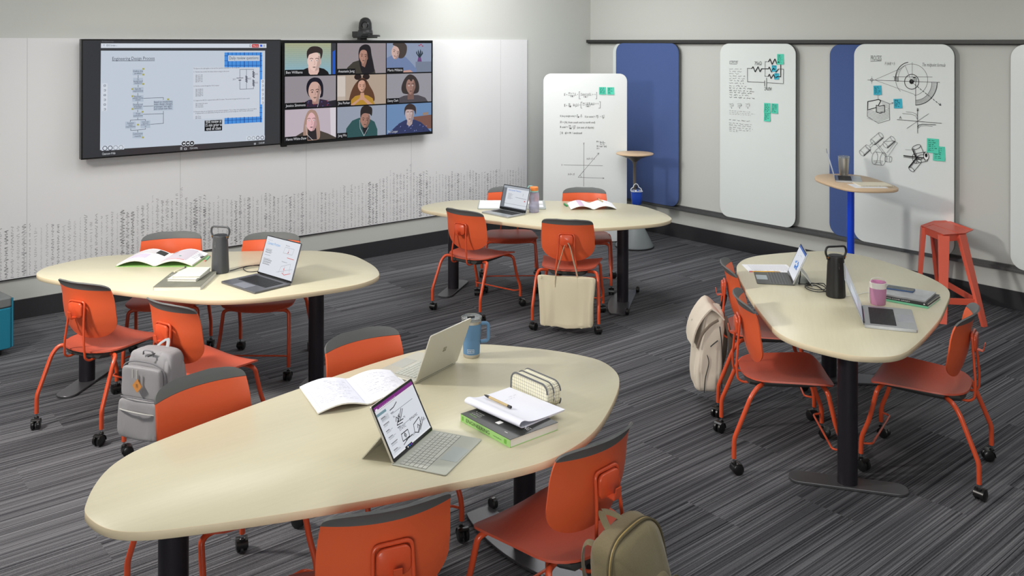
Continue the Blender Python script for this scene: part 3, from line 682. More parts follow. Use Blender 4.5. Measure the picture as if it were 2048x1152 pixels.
# ------------------------------------------------------------------ nine video tiles
cv = Canvas(W(4.190, .1551, 1.226), -uA, Z, uB, lift=.0004, step=.00002)
cx = [(.02, .553), (.568, 1.118), (1.128, 1.676)]; cyy = [(.655, .955), (.345, .642), (.03, .332)]
qq = lambda x, y: cv.px(540+x/4.114, 20+y/4.114)
def tile(i, j):
    x0, x1 = cx[i]; y0, y1 = cyy[j]; return x0, y0, x1-x0, y1-y0
def shade(c, k): return tuple(max(0, min(255, int(v*k))) for v in c)
def face(X, Y, fw, fh, skin, hair, tilt=0., dark=1., down=False):
    # head drawn in flat tones: neck, skull, cheek shade, brows, eyes, nose, mouth
    g = lambda c: glow(*c); c_, s_ = math.cos(tilt), math.sin(tilt)
    R = lambda x, y: (X+x*fw*c_-y*fh*s_*fw/fh*1.0, Y+x*fw*s_+y*fh*c_)
    pts = [R(.5*math.cos(a)*(1 if math.sin(a) > -.2 else 1-.32*(abs(math.sin(a))-.2)), .5*math.sin(a)) for a in [2*math.pi*k/28 for k in range(28)]]
    cv.poly(pts, g(skin))
    cv.poly([R(x, y) for x, y in ((.49, .1), (.44, -.2), (.24, -.46), (.05, -.5), (.18, -.2), (.26, .1), (.3, .3), (.46, .25))], g(shade(skin, .82)))
    ey = .04 if not down else -.02
    for sx in (-.2, .2):
        cv.poly([R(sx+x*.085, ey+y*.035) for x, y in ((-1, 0), (-.3, 1), (.4, 1), (1, 0), (.3, -1), (-.4, -1))], g(shade(skin, .45)) if down else g((235, 225, 222)))
        if not down: cv.ell(*R(sx, ey), fw*.035, fw*.035, g((40, 32, 34)), n=8)
        cv.line([R(sx-.12, ey+.09), R(sx, ey+.125), R(sx+.12, ey+.09)], fh*.028, g(shade(hair, .9)))
    cv.line([R(.02, ey), R(.06, -.14), R(-.02, -.17)], fh*.018, g(shade(skin, .7)))
    cv.poly([R(x, y) for x, y in ((-.14, -.29), (-.04, -.265), (.04, -.265), (.14, -.29), (.04, -.335), (-.04, -.335))], g(shade(skin, .62)))
def body(T, pts, c): cv.poly([(T[0]+x*T[2], T[1]+y*T[3]) for x, y in pts], glow(*c))
def hairp(T, pts, c): body(T, [tuple(p) for p in crom([(x, y, 0) for x, y in pts], 4)] and [(p[0], p[1]) for p in crom([(x, y, 0) for x, y in pts], 4)], c)
def start(i, j, bg):
    T = tile(i, j); cv.clip = (T[0], T[1], T[0]+T[2], T[1]+T[3]); body(T, [(0,0),(1,0),(1,1),(0,1)], bg); return T
def name(T, s_, wd):
    cv.clip = None; cv.rect(T[0], T[1], T[0]+wd+.02, T[1]+.05, glow(18, 18, 22)); cv.text(s_, T[0]+.01, T[1]+.014, .036, glow(215, 215, 220), width=wd)
cv.rect(.008, .016, 1.692, .972, glow(16, 17, 20))
# 1 Ben
T = start(0, 0, (172, 176, 156))
for k in range(16):
    c = (168-k*2, 172+k//2, 140+k*4); body(T, [(0, 1-k/16), (.9, 1-k/16), (.9, 1-(k+1)/16), (0, 1-(k+1)/16)], c)
    for b in range(9): x = (b+.5*(k % 2))/9*.9; body(T, [(x, 1-k/16-.006), (x+.09, 1-k/16-.006), (x+.09, 1-k/16-.014), (x, 1-k/16-.014)], shade(c, .9))
body(T, [(.9,0),(1,0),(1,1),(.9,1)], (58, 60, 66)); body(T, [(.93,0),(.985,0),(.985,.78),(.93,.72)], (40, 90, 190))
body(T, [(.22,0),(.27,.1),(.40,.2),(.48,.24),(.66,.22),(.76,.18),(.84,.08),(.86,0)], (24, 24, 28)); body(T, [(.44,.28),(.46,.05),(.5,-.02),(.62,-.02),(.66,.1),(.66,.28)], (222, 186, 176))
face(T[0]+.565*T[2], T[1]+.42*T[3], T[2]*.27, T[3]*.62, (232, 198, 188), (50, 38, 36)); hairp(T, [(.43,.5),(.42,.72),(.47,.85),(.55,.9),(.66,.88),(.73,.78),(.72,.58),(.69,.5),(.68,.66),(.6,.70),(.5,.66),(.46,.62)], (52, 42, 42))
name(T, 'Ben Williams', .17)
# 2 Anastasia
T = start(1, 0, (150, 142, 146)); body(T, [(.16,0),(.2,.2),(.32,.38),(.45,.44),(.62,.42),(.72,.3),(.77,.1),(.78,0)], (64, 60, 54))
hairp(T, [(.44,.4),(.43,.72),(.48,.9),(.58,.96),(.67,.88),(.7,.6),(.74,.3),(.75,.05),(.62,0),(.5,.02)], (34, 30, 36)); body(T, [(.48,.4),(.5,.25),(.56,.2),(.6,.4)], (150, 112, 100))
face(T[0]+.535*T[2], T[1]+.58*T[3], T[2]*.19, T[3]*.52, (176, 134, 118), (34, 28, 30), -.12, down=True); hairp(T, [(.44,.62),(.45,.84),(.52,.92),(.63,.9),(.66,.7),(.66,.4),(.62,.5),(.6,.72),(.53,.78),(.47,.74)], (34, 30, 36))
name(T, 'Anastasia Jung', .18)
# 3 Maria
T = start(2, 0, (140, 152, 176)); body(T, [(.64,0),(1,0),(1,.36),(.64,.36)], (118, 128, 148)); body(T, [(.68,.36),(.78,.36),(.76,.52),(.70,.52)], (110, 70, 120))
for x, y in ((.66,.74),(.7,.78),(.75,.8),(.79,.74)): body(T, [(.715,.5),(x-.012,y-.08),(x,y),(x+.02,y-.1),(.745,.5)], (46, 58, 70))
for x, y in ((.72,.92),(.76,.95),(.8,.9)): cv.ell(T[0]+x*T[2], T[1]+y*T[3], .009, .008, glow(170, 60, 90), n=8)
body(T, [(0,0),(0,.5),(.1,.58),(.25,.6),(.42,.52),(.56,.3),(.66,.1),(.66,0)], (112, 130, 168)); body(T, [(.3,0),(.34,.06),(.52,.08),(.58,0)], (190, 150, 140))
face(T[0]+.2*T[2], T[1]+.7*T[3], T[2]*.2, T[3]*.5, (204, 172, 164), (70, 60, 56), -.35, down=True); hairp(T, [(.13,.95),(.2,1.05),(.36,1.02),(.44,.9),(.43,.66),(.36,.5),(.26,.5),(.28,.7),(.24,.86)], (72, 64, 60))
name(T, 'Maria Millakis', .18)
# 4 Jessica
T = start(0, 1, (150, 144, 150)); body(T, [(0,0),(1,0),(1,.2),(.8,.16),(.5,.12),(0,.1)], (40, 38, 46)); body(T, [(.3,0),(.34,.14),(.46,.24),(.66,.26),(.82,.2),(.92,0)], (52, 40, 60))
rr = random.Random(9)
for k in range(26): x = rr.uniform(.34, .88); y = rr.uniform(0, .2); body(T, [(x,y),(x+.02,y+.01),(x+.014,y+.03),(x-.006,y+.02)], rr.choice(((150, 50, 80), (90, 90, 150), (30, 30, 40))))
hairp(T, [(.42,.5),(.42,.74),(.48,.9),(.58,.95),(.68,.9),(.74,.7),(.74,.4),(.7,.3),(.5,.3)], (26, 24, 38)); body(T, [(.52,.3),(.53,.1),(.64,.1),(.66,.3)], (172, 134, 124))
face(T[0]+.575*T[2], T[1]+.5*T[3], T[2]*.25, T[3]*.66, (206, 168, 156), (26, 22, 30), .05, down=True); hairp(T, [(.43,.56),(.44,.82),(.55,.95),(.66,.9),(.73,.72),(.72,.5),(.69,.66),(.62,.8),(.52,.8),(.46,.7)], (26, 24, 38))
cv.line([(T[0]+.69*T[2], T[1]+.5*T[3]), (T[0]+.66*T[2], T[1]+.2*T[3]), (T[0]+.63*T[2], T[1])], .003, glow(225, 225, 230)); name(T, 'Jessica Simmons', .2)
# 5 Jina
T = start(1, 1, (176, 158, 142)); body(T, [(0,0),(.16,0),(.16,1),(0,1)], (188, 174, 162)); body(T, [(0,.3),(.16,.3),(.16,.96),(0,.96)], (206, 196, 188))
for dx in (-.085, .085): cv.ell(T[0]+(.5+dx)*T[2], T[1]+.93*T[3], .042, .03, glow(40, 30, 30), n=14)
hairp(T, [(.4,.78),(.32,.6),(.26,.35),(.24,.1),(.36,.08),(.5,.2),(.64,.08),(.76,.12),(.74,.38),(.66,.62),(.6,.8),(.5,.9)], (94, 62, 44))
body(T, [(.24,0),(.28,.18),(.36,.3),(.5,.34),(.62,.3),(.72,.2),(.76,0)], (178, 136, 52)); body(T, [(.25,0),(.45,.22),(.47,.4),(.54,.4),(.55,.24),(.72,0),(.62,0),(.52,.16),(.46,.16),(.34,0)], (196, 150, 126))
face(T[0]+.495*T[2], T[1]+.63*T[3], T[2]*.16, T[3]*.42, (206, 158, 138), (60, 40, 34), 0, down=True); hairp(T, [(.4,.66),(.42,.82),(.5,.87),(.58,.82),(.6,.64),(.57,.76),(.5,.82),(.43,.76)], (60, 42, 36))
name(T, 'Jina Parker', .13)
# 6 Danny
T = start(2, 1, (150, 148, 156)); body(T, [(.16,0),(.22,.14),(.38,.24),(.52,.26),(.7,.24),(.86,.14),(.92,0)], (78, 74, 80)); hairp(T, [(.33,.4),(.33,.6),(.4,.84),(.5,.97),(.62,.9),(.7,.7),(.72,.45),(.66,.3),(.4,.3)], (58, 50, 50))
body(T, [(.46,.3),(.46,.1),(.6,.1),(.6,.3)], (120, 92, 86)); face(T[0]+.53*T[2], T[1]+.56*T[3], T[2]*.21, T[3]*.58, (158, 122, 112), (48, 40, 40)); hairp(T, [(.4,.5),(.41,.78),(.5,.93),(.6,.88),(.67,.7),(.66,.45),(.63,.66),(.58,.8),(.54,.72),(.49,.8),(.44,.72)], (58, 50, 50))
name(T, 'Danny Clark', .13)
# 7 Hanna
T = start(0, 2, (190, 178, 188)); body(T, [(.9,0),(1,0),(1,1),(.88,1)], (214, 206, 214)); body(T, [(.14,0),(.2,.16),(.34,.28),(.66,.3),(.84,.18),(1,.04),(1,0)], (74, 66, 60))
hairp(T, [(.36,.02),(.36,.5),(.42,.86),(.5,.97),(.6,.9),(.66,.6),(.68,.1),(.6,.0),(.46,-.02)], (164, 134, 120)); body(T, [(.44,.38),(.44,.02),(.62,.02),(.6,.38)], (44, 40, 44))
face(T[0]+.51*T[2], T[1]+.6*T[3], T[2]*.24, T[3]*.62, (228, 182, 186), (120, 90, 80)); hairp(T, [(.37,.3),(.38,.66),(.44,.9),(.51,.98),(.58,.9),(.64,.66),(.66,.2),(.62,.4),(.6,.7),(.51,.88),(.43,.72),(.41,.4)], (170, 140, 126))
cv.line([(T[0]+.4*T[2], T[1]+.5*T[3]), (T[0]+.42*T[2], T[1]+.2*T[3]), (T[0]+.54*T[2], T[1])], .003, glow(225, 225, 230)); body(T, [(.08,.12),(.1,.18),(.2,.02),(.17,0)], (200, 205, 235)); name(T, 'Hanna White-Shaw', .21)
# 8 Jong
T = start(1, 2, (150, 158, 174)); body(T, [(.16,0),(.18,.3),(.3,.54),(.44,.62),(.64,.58),(.76,.46),(.82,.2),(.82,0)], (48, 84, 86)); body(T, [(.5,.3),(.62,.3),(.6,.1),(.55,.05)], (34, 34, 40))
face(T[0]+.565*T[2], T[1]+.55*T[3], T[2]*.2, T[3]*.54, (164, 124, 110), (40, 34, 34), -.1, down=True); hairp(T, [(.47,.62),(.47,.86),(.52,.99),(.63,1.0),(.71,.9),(.7,.66),(.66,.72),(.56,.76),(.5,.72)], (44, 38, 38))
cv.line([(T[0]+.45*T[2], T[1]+.55*T[3]), (T[0]+.46*T[2], T[1]+.28*T[3]), (T[0]+.54*T[2], T[1]+.02*T[3]), (T[0]+.63*T[2], T[1]+.28*T[3])], .003, glow(215, 220, 225)); name(T, 'Jong Wu', .09)
# 9 Tim
T = start(2, 2, (108, 138, 178)); body(T, [(.56,.1),(1,.1),(1,.58),(.6,.54)], (122, 86, 76)); body(T, [(.8,.58),(.93,.58),(.93,.68),(.8,.66)], (150, 128, 112)); body(T, [(0,0),(.1,.12),(.26,.34),(.42,.46),(.62,.44),(.76,.34),(.9,.14),(.98,0)], (52, 60, 98))
for k in range(18): x = rr.uniform(.2, .9); y = rr.uniform(.02, .3); body(T, [(x,y),(x+.03,y+.02),(x+.02,y+.05)], rr.choice(((120, 130, 190), (40, 44, 76))))
body(T, [(.46,.5),(.44,.3),(.5,.22),(.56,.3),(.58,.5)], (176, 158, 160)); face(T[0]+.505*T[2], T[1]+.64*T[3], T[2]*.2, T[3]*.56, (190, 168, 166), (60, 48, 46)); hairp(T, [(.39,.6),(.39,.84),(.46,.98),(.56,.98),(.64,.86),(.64,.62),(.6,.76),(.5,.8),(.42,.78)], (62, 50, 48))
cv.clip = None; cv.text('Tim Cooper', T[0]+.012, T[1]+.014, .036, glow(205, 208, 215), width=.12)
o = cv.mb.build('screen_image', smooth=False); place_local(o, TV2); o['label'] = 'lit grid of nine video call portraits with names'
# ------------------------------------------------------------------ video camera on top of the right screen
M_cam = mat('camera_shell', (44, 45, 47), .4)
s_, z_ = (3.29, 2.212)
camr = thing('video_camera', W(s_, .125, z_), RA, 'black domed video camera standing on top of the right wall screen', 'camera')
mb = MB(); mb.lathe([(.0, .052), (.072, .052), (.075, .058), (.074, .085), (.066, .105)], M_cam, 32); mb.lathe([(.064, .105), (.066, .12), (.062, .17), (.048, .205), (.026, .222), (0, .226)], M_cam, 32); mb.build('head', camr)
mb = MB(); mb.box((-.085, -.07, .02), (.10, .09, .032), M_bez); mb.box((.0, -.05, .032), (.12, .05, .085), M_cam); mb.box((-.0, -.03, 0), (.075, .03, .02), M_bez); mb.lathe([(0, .034), (.105, .034), (.108, .040), (.10, .052), (0, .052)], M_cam, 32, M=Matrix.Translation((-.03, .03, 0))); mb.build('base', camr, smooth=True)
Rl = Matrix.Rotation(math.radians(-35), 4, 'Z') @ Matrix.Translation((0, .048, .148)) @ Matrix.Rotation(math.radians(-90), 4, 'X')
mb = MB(); mb.lathe([(.0, -.004), (.034, -.004), (.034, .014), (.028, .016), (.026, .010), (0, .009)], mat('lens_glass', (10, 10, 12), .08), 24, M=Rl); mb.build('lens', camr)
c5 = Canvas(W(s_, .125, z_)+uB*.0765-uA*.0, -uA, Z, uB); c5.text('SONY', -.0, .068, .014, glow(190, 190, 190, .2)); c5.text('BRC', -.01, .052, .010, glow(190, 190, 190, .2)); place_local(c5.mb.build('lettering', smooth=False), camr)
# ================================================================== tables
M_top = mat('maple_laminate', (202, 196, 170), .33, spec=.45, var=.05, bscale=6, stretch=(1, 14, 1))
M_edge = mat('maple_edge', (214, 199, 168), .5)
M_col = mat('table_leg_metal', (44, 41, 47), .38, metal=.4)
M_plate = mat('table_base_metal', (92, 92, 95), .36, metal=.55)
M_plateR = M_plate
M_cast = mat('caster_black', (22, 22, 23), .3, spec=.6)
M_chrome = mat('chrome', (190, 190, 192), .2, metal=1)
outl = [(-1.179,.013),(-1.158,.079),(-1.118,.163),(-1.061,.250),(-.995,.313),(-.908,.361),(-.763,.403),(-.487,.468),(-.184,.529),(.132,.582),(.368,.603),(.513,.587),(.624,.55),(.724,.482),(.789,.410),(.855,.322),(.921,.222),(.971,.122),(1.003,.026),(1.009,-.038),(.992,-.118),(.947,-.205),(.876,-.282),(.775,-.362),(.639,-.455),(.505,-.534),(.390,-.583),(.255,-.616),(.145,-.621),(.024,-.602),(-.184,-.547),(-.408,-.485),(-.553,-.436),(-.789,-.347),(-.987,-.262),(-1.085,-.208),(-1.142,-.148),(-1.171,-.072)][::-1]
OUT = [(p[0], p[1]) for p in crom([(x, y, 0) for x, y in outl], 3)]
def make_table():
    root = thing('conference_table', (0, 0, 0))
    mb = MB(); mb.prism(OUT, .707, .735, M_top, .0016, mside=M_edge); mb.build('tabletop', root, angle=50)
    for x in (.60, -.905):
        mb = MB(); mb.lathe([(.0, .014), (.048, .014), (.048, .70), (0, .70)], M_col, 36); mb.build('column', root, loc=(x, .02, 0))
        mb = MB(); mb.box((-.16, -.05, .690), (.16, .05, .7069), M_col); mb.build('mounting_plate', root, loc=(x, .02, 0), smooth=False)
    mb = MB(); mb.prism(rrect(.125, .56, .055, 8), .002, .015, M_plate, .002); mb.build('base_plate', root, loc=(-.905, .02, 0))
    wide = crom([(.075, -.33, 0), (.078, 0, 0), (.075, .33, 0), (.055, .362, 0), (-.02, .365, 0), (-.055, .35, 0), (-.095, .2, 0), (-.115, 0, 0), (-.095, -.2, 0), (-.055, -.35, 0), (-.02, -.365, 0), (.055, -.362, 0)], 5)
    mb = MB(); mb.prism([(p[0], p[1]) for p in wide], .002, .014, M_plate, .002); bp = mb.build('base_plate', root, loc=(.60, .02, 0))
    for y in (-.335, .335):
        mb = MB(); Mw = Matrix.Translation((.085, y, .03)) @ Matrix.Rotation(math.pi/2, 4, 'Y'); mb.lathe([(0, -.014), (.022, -.014), (.027, -.009), (.027, .009), (.022, .014), (0, .014)], M_cast, 20, M=Mw); mb.build('base_wheel', root, loc=(.60, .02, 0))
    return root
TB = make_table()
TPOS = {'M': (.3526, 7.7257, -15.07), 'F': (-.3976, 3.526, 38.74), 'L': (-1.8364, 5.7205, -4.15), 'R': (1.9408, 5.334, 73.88)}
TLAB = {'F': 'pale maple pick-shaped table nearest the camera with a green textbook on it', 'L': 'pale maple pick-shaped table in front of the two wall screens',
        'M': 'pale maple pick-shaped table in front of the standing whiteboard', 'R': 'pale maple pick-shaped table beside the red stool'}
for i, k in enumerate('FLMR'):
    t = TB if i == 0 else dup_tree(TB)
    x, y, a = TPOS[k]; t.location = (x, y, 0); t.rotation_euler = (0, 0, math.radians(a)); tag(t, TLAB[k], 'table', 'pick-shaped group tables')
# ================================================================== chairs
M_or = mat('orange_plastic', (217, 94, 55), .38, spec=.45, bump=.04, bscale=500)
M_seat = mat('seat_plastic', (188, 84, 62), .40, spec=.6, bump=.04, bscale=500)
M_om = mat('orange_metal', (204, 80, 46), .26, spec=.6)
M_gr = mat('grey_plastic', (92, 94, 94), .55, spec=.35, bump=.05, bscale=500)
M_pan = mat('dark_pan', (62, 63, 62), .6)
def back_w(h):       # half width of the backrest at height h
    if h < .64: return .208*max(.0, 1-((.64-h)/.128)**2.35)**(1/2.35)
    if h > .795: return .200*max(.0, 1-((h-.795)/.050)**3.4)**(1/3.4)
    return .208+.003*math.sin((h-.64)/.155*math.pi)-.008*(h-.64)/.155
Y0 = [(.510, -.150), (.56, -.172), (.62, -.190), (.68, -.200), (.74, -.206), (.78, -.214), (.80, -.219), (.815, -.225), (.830, -.233), (.850, -.248)]
def back_y(x, h):
    for (a, ya), (b, yb) in zip(Y0, Y0[1:]):
        if h <= b or b == Y0[-1][0]:
            t = (h-a)/(b-a); y = ya+(yb-ya)*t; break
    k = 1.45*(1-.22*max(0, (h-.79)/.06)); return y+k*x*x
def back_grid(h0, h1, rows):
    G = []
    for i in range(rows+1):
        t = i/rows
        if h0 < .52: t = 1-(1-t)**1.0; h = h0+(h1-h0)*(t**1.7)
        elif h1 > .82: h = h0+(h1-h0)*(1-(1-t)**1.9)
        else: h = h0+(h1-h0)*t
        w_ = max(.012, back_w(h)); row = []
        for j in range(25):
            x = w_*math.sin((j/24-.5)*math.pi*.999) if True else 0
            row.append((x, back_y(x, h), h))
        G.append(row)
    return G
def seat_grid():
    G = []
    ys = [-.205, -.2035, -.198, -.188, -.172, -.15, -.12, -.08, -.03, .03, .09, .14, .18, .20, .22, .235, .245, .2505]
    for y in ys:
        if y < -.05: w_ = .20*max(0, 1-((-.05-y)/.156)**2.4)**(1/2.4)+.012
        elif y < .17: w_ = .212+.020*(y+.05)/.17
        else: w_ = .2379*max(0, 1-((y-.17)/.0825)**2.9)**(1/2.9)
        row = []
        for j in range(21):
            x = max(.02, w_)*math.sin((j/20-.5)*math.pi*.999)
            u = abs(x)/.22
            z = .452+.016*u*u-.008*math.exp(-((y+.03)/.12)**2)*(1-u*u)
            if y > .17: z -= .022*((y-.17)/.08)**2.0
            if y < -.13: z += .004*((-.13-y)/.07)
            row.append((x, y, z))
        G.append(row)
    return G
def make_caster(parent, x, y, a):
    mb = MB()
    mb.lathe([(.006, .05), (.006, .088)], M_chrome, 10); mb.lathe([(.013, .054), (.013, .062), (.008, .066)], M_cast, 14)
    Mt = Matrix.Translation((0, -.018, 0))
    for sx in (-1, 1):
        Mw = Mt @ Matrix.Translation((sx*.0145, 0, .0285)) @ Matrix.Rotation(math.pi/2, 4, 'Y')
        mb.lathe([(0, -.0095), (.022, -.0095), (.028, -.006), (.0285, 0), (.028, .006), (.022, .0095), (0, .0095)], M_cast, 22, M=Mw)
    G = [[(sx*.024, -.018+.0315*math.cos(math.radians(t)), .0285+.0315*math.sin(math.radians(t))) for sx in (-1, -.4, .4, 1)] for t in range(-10, 131, 14)]
    mb.grid(G, M_cast, thick=.002)
    o = mb.build('caster', parent, loc=(x, y, 0), angle=40); o.rotation_euler = (0, 0, a); return o
def make_chair():
    root = thing('task_chair', (0, 0, 0))
    mb = MB(); mb.grid(seat_grid(), M_seat, thick=-.009); mb.build('seat', root, angle=50)
    mb = MB(); mb.grid(back_grid(.512, .802, 20), M_or, thick=-.008); mb.build('backrest', root, angle=50)
    mb = MB(); mb.grid(back_grid(.802, .8445, 12), M_gr, thick=-.0085); mb.build('grip_edge', root, angle=50)
    pan = []
    for y, w_, z0 in ((-.192, .10, .424), (-.175, .135, .412), (-.12, .155, .408), (0, .165, .412), (.12, .165, .416), (.2, .15, .420)):
        pan.append((y, w_, z0))
    mb = MB(); rings = []
    for y, w_, z0 in pan: rings.append([(-w_, y, z0+.02), (-w_*.85, y, z0), (w_*.85, y, z0), (w_, y, z0+.02), (w_, y, .443), (-w_, y, .443)])
    vs = [p for r in rings for p in r]; fs = [(i*6+j, (i+1)*6+j, (i+1)*6+(j+1) % 6, i*6+(j+1) % 6) for i in range(5) for j in range(6)]+[tuple(range(6)), tuple(30+k for k in range(6))[::-1]]
    mb.add(vs, fs, M_pan); mb.build('seat_pan', root, angle=30)
    for sx in (-1, 1):
        mb = MB(); mb.tube(fillet([(sx*.10, -.10, .425), (sx*.185, -.125, .433), (sx*.222, -.150, .436), (sx*.238, -.185, .395), (sx*.253, -.272, .180), (sx*.253, -.273, .082)], [0, .03, .03, .03, .02, 0]), .0118, M_om, 12); mb.build('leg', root, angle=60)
        mb = MB(); mb.tube(fillet([(sx*.10, .185, .425), (sx*.19, .192, .428), (sx*.216, .200, .415), (sx*.226, .235, .26), (sx*.234, .272, .165), (sx*.234, .273, .082)], [0, .03, .025, .03, .03, 0]), .0118, M_om, 12); mb.build('leg', root, angle=60)
    mb = MB(); mb.tube(fillet([(-.229, .262, .135), (-.212, .222, .135), (.212, .222, .135), (.229, .262, .135)], .02), .0058, M_om, 8); mb.build('crossbar', root, angle=60)
    pth = []
    for sx in (-1, 1):
        sd = [(sx*.082, -.125, .413), (sx*.082, -.205, .408), (sx*.080, -.232, .425), (sx*.076, -.236, .50), (sx*.062, -.226, .62), (sx*.059, -.216, .735)]
        pth.append(sd)
    loop = fillet(pth[0]+pth[1][::-1], [0, .02, .02, .03, .03, .022, .022, .03, .03, .02, .02, 0])
    mb = MB(); mb.tube(loop, .0064, M_om, 10); mb.build('back_frame', root, angle=60)
    Mh = Matrix.Translation((0, -.225, .688)) @ Matrix.Rotation(math.radians(90), 4, 'X')
    mb = MB(); mb.prism(rrect(.105, .084, .024, 6), -.006, .010, M_om, .004, M=Mh); mb.build('back_plate', root, angle=50)
    G = []
    for i in range(9):
        t = i/8; 
        if t < .4: y, z = -.234-.028*(t/.4), .652-.004*(t/.4)
        else: y, z = -.262-.006*((t-.4)/.6), .648+.040*((t-.4)/.6)
        w_ = .016-.003*t; G.append([(sx*w_, y, z) for sx in (-1, 0, 1)])
    mb = MB(); mb.grid(G, M_om, thick=.004); mb.build('bag_hook', root, angle=50)
    for (x, y) in ((.253, -.273), (-.253, -.273), (.234, .273), (-.234, .273)): make_caster(root, x, y, 0)
    return root
CH = {'C1': (-.279, 7.418, 52.3), 'C2': (.459, 7.069, 79.0), 'C3': (-.014, 8.150, -87.5), 'C4': (.655, 8.108, -94.6), 'C5': (-2.356, 5.261, 66.0), 'C6': (-1.687, 4.851, 57),
      'C7': (-2.349, 6.151, -77.4), 'C8': (-1.680, 6.128, -90.7), 'C9': (-1.115, 3.501, -40.8), 'C10': (-.575, 4.031, -48.7), 'C11': (-.435, 2.824, 114.3), 'C12': (.174, 3.243, 134.7),
      'C13': (1.523, 5.498, -8.6), 'C14': (1.431, 4.803, -6.0), 'C15': (2.159, 4.678, 145.9)}
CL = {'C1': 'orange rolling chair left of the tote bag chair, at the table before the standing whiteboard', 'C2': 'orange rolling chair with a cream tote bag hanging on its back',
      'C3': 'orange rolling chair facing us behind the open laptop with the orange capped bottle beside it', 'C4': 'orange rolling chair facing us directly in front of the standing whiteboard',
      'C5': 'orange rolling chair next to the teal ottoman, back turned to us', 'C6': 'orange rolling chair carrying the grey backpack',
      'C7': 'orange rolling chair facing us behind the open magazine', 'C8': 'orange rolling chair facing us behind the laptop reading Contact Friction',
      'C9': 'orange rolling chair facing us just right of the grey backpack', 'C10': 'orange rolling chair facing us behind the open lined notebook and pale laptop',
      'C11': 'orange rolling chair cut off by the bottom of view, back toward us', 'C12': 'orange rolling chair carrying the olive backpack',
      'C13': 'orange rolling chair carrying the cream backpack', 'C14': 'orange rolling chair with an empty hook, in front of the cream backpack chair',
      'C15': 'orange rolling chair alone on the right side of the right table, facing left'}
c0 = make_chair(); CHAIR = {}
for i, (k, (x, y, a)) in enumerate(CH.items()):
    c = c0 if i == 0 else dup_tree(c0)
    c.location = (x, y, 0); c.rotation_euler = (0, 0, math.radians(a-90)); tag(c, CL[k], 'chair', 'orange rolling chairs at the tables'); CHAIR[k] = c
    r = random.Random(i*7+3)
    for ch in c.children:
        if ch.name.startswith('caster'): ch.rotation_euler = (0, 0, r.uniform(0, 6.28))
CHM = {}
for k, (x, y, a) in CH.items(): CHM[k] = Matrix.Translation((x, y, 0)) @ Matrix.Rotation(math.radians(a-90), 4, 'Z')
# ================================================================== small furniture
M_wood = mat('light_oak', (206, 178, 146), .45, var=.08, bscale=5, stretch=(1, 16, 1))
M_blue = mat('blue_paint', (20, 70, 214), .3, spec=.5)
M_grey = mat('perch_grey', (112, 118, 120), .5)
M_gdk = mat('perch_column', (104, 98, 92), .4, metal=.3)
# high table with blue pole
hp = [(2.70, 8.02), (2.76, 8.13), (2.85, 8.19), (2.97, 8.21), (3.10, 8.16), (3.17, 8.05), (3.195, 7.90), (3.20, 7.70), (3.205, 7.52), (3.18, 7.40), (3.12, 7.32), (3.02, 7.285), (2.90, 7.285), (2.80, 7.31), (2.735, 7.38), (2.70, 7.50), (2.67, 7.70), (2.665, 7.88)]
hc = (2.885, 7.66)
ht = thing('standing_height_table', (hc[0], hc[1], 0), 0, 'small standing-height table with oak top on a bright blue pole', 'table')
o_ = [(p[0], p[1]) for p in crom([(x-hc[0], y-hc[1], 0) for x, y in hp[::-1]], 5)]
mb = MB(); mb.prism(o_, .978, 1.0, M_wood, .004); mb.build('tabletop', ht, angle=50)
mb = MB(); mb.lathe([(0, .012), (.030, .012), (.030, .97), (.07, .978), (0, .978)], M_blue, 28); mb.build('pole', ht)
mb = MB(); mb.prism(rrect(.46, .46, .20, 8), 0, .012, M_blue, .003); mb.build('base', ht)
# round perch table with conical foot
pc = (1.318, 9.655)
pt = thing('side_table', (pc[0], pc[1], 0), 0, 'small round oak-topped table on a grey cone foot beside the standing whiteboard', 'table')
mb = MB(); mb.lathe([(0, .992), (.196, .992), (.200, .997), (.200, 1.004), (.197, 1.006), (0, 1.006)], M_wood, 40); mb.build('tabletop', pt)
mb = MB(); mb.lathe([(.196, .992), (.15, .978), (.07, .95), (.026, .915), (.0165, .88), (.0165, .33), (.022, .30), (.03, .26)], M_gdk, 32, cap=False); mb.build('column', pt)
mb = MB(); mb.lathe([(.02, .34), (.06, .30), (.195, .035), (.205, .02), (.205, .016), (0, .016)], M_grey, 40); mb.build('cone_foot', pt)
mb = MB(); mb.lathe([(0, 0), (.200, 0), (.206, .004), (.206, .016), (0, .016)], M_dark, 40); mb.build('rubber_ring', pt)
# bucket hanging on the perch column
M_bkt = mat('bucket_blue', (24, 66, 168), .5); M_rim = mat('bucket_rim', (206, 210, 214), .4)
bk = thing('hanging_caddy', (pc[0]+.01, pc[1]-.085, .47), 0, 'little blue caddy with white rim hooked on the round side table column', 'caddy')
mb = MB()
prof = []
for z, w_, d_ in ((0, .085, .07), (.01, .10, .082), (.08, .112, .092), (.14, .116, .096)): prof.append([(p[0], p[1], z) for p in rrect(w_, d_, .028, 5)])
mb.grid([r+[r[0]] for r in prof], M_bkt); mb.add(prof[0], [tuple(range(len(prof[0])))[::-1]], M_bkt); mb.build('body', bk, angle=50)
mb = MB(); mb.tube([(p[0], p[1], .142) for p in rrect(.118, .098, .03, 5)], .0045, M_rim, 8, closed=True)
mb.tube(fillet([(-.058, .035, .142), (-.052, .04, .165), (-.03, .045, .172), (-.022, .05, .20), (0, .052, .214), (.022, .05, .20), (.03, .045, .172), (.052, .04, .165), (.058, .035, .142)], .012), .005, M_rim, 8); mb.build('rim', bk)
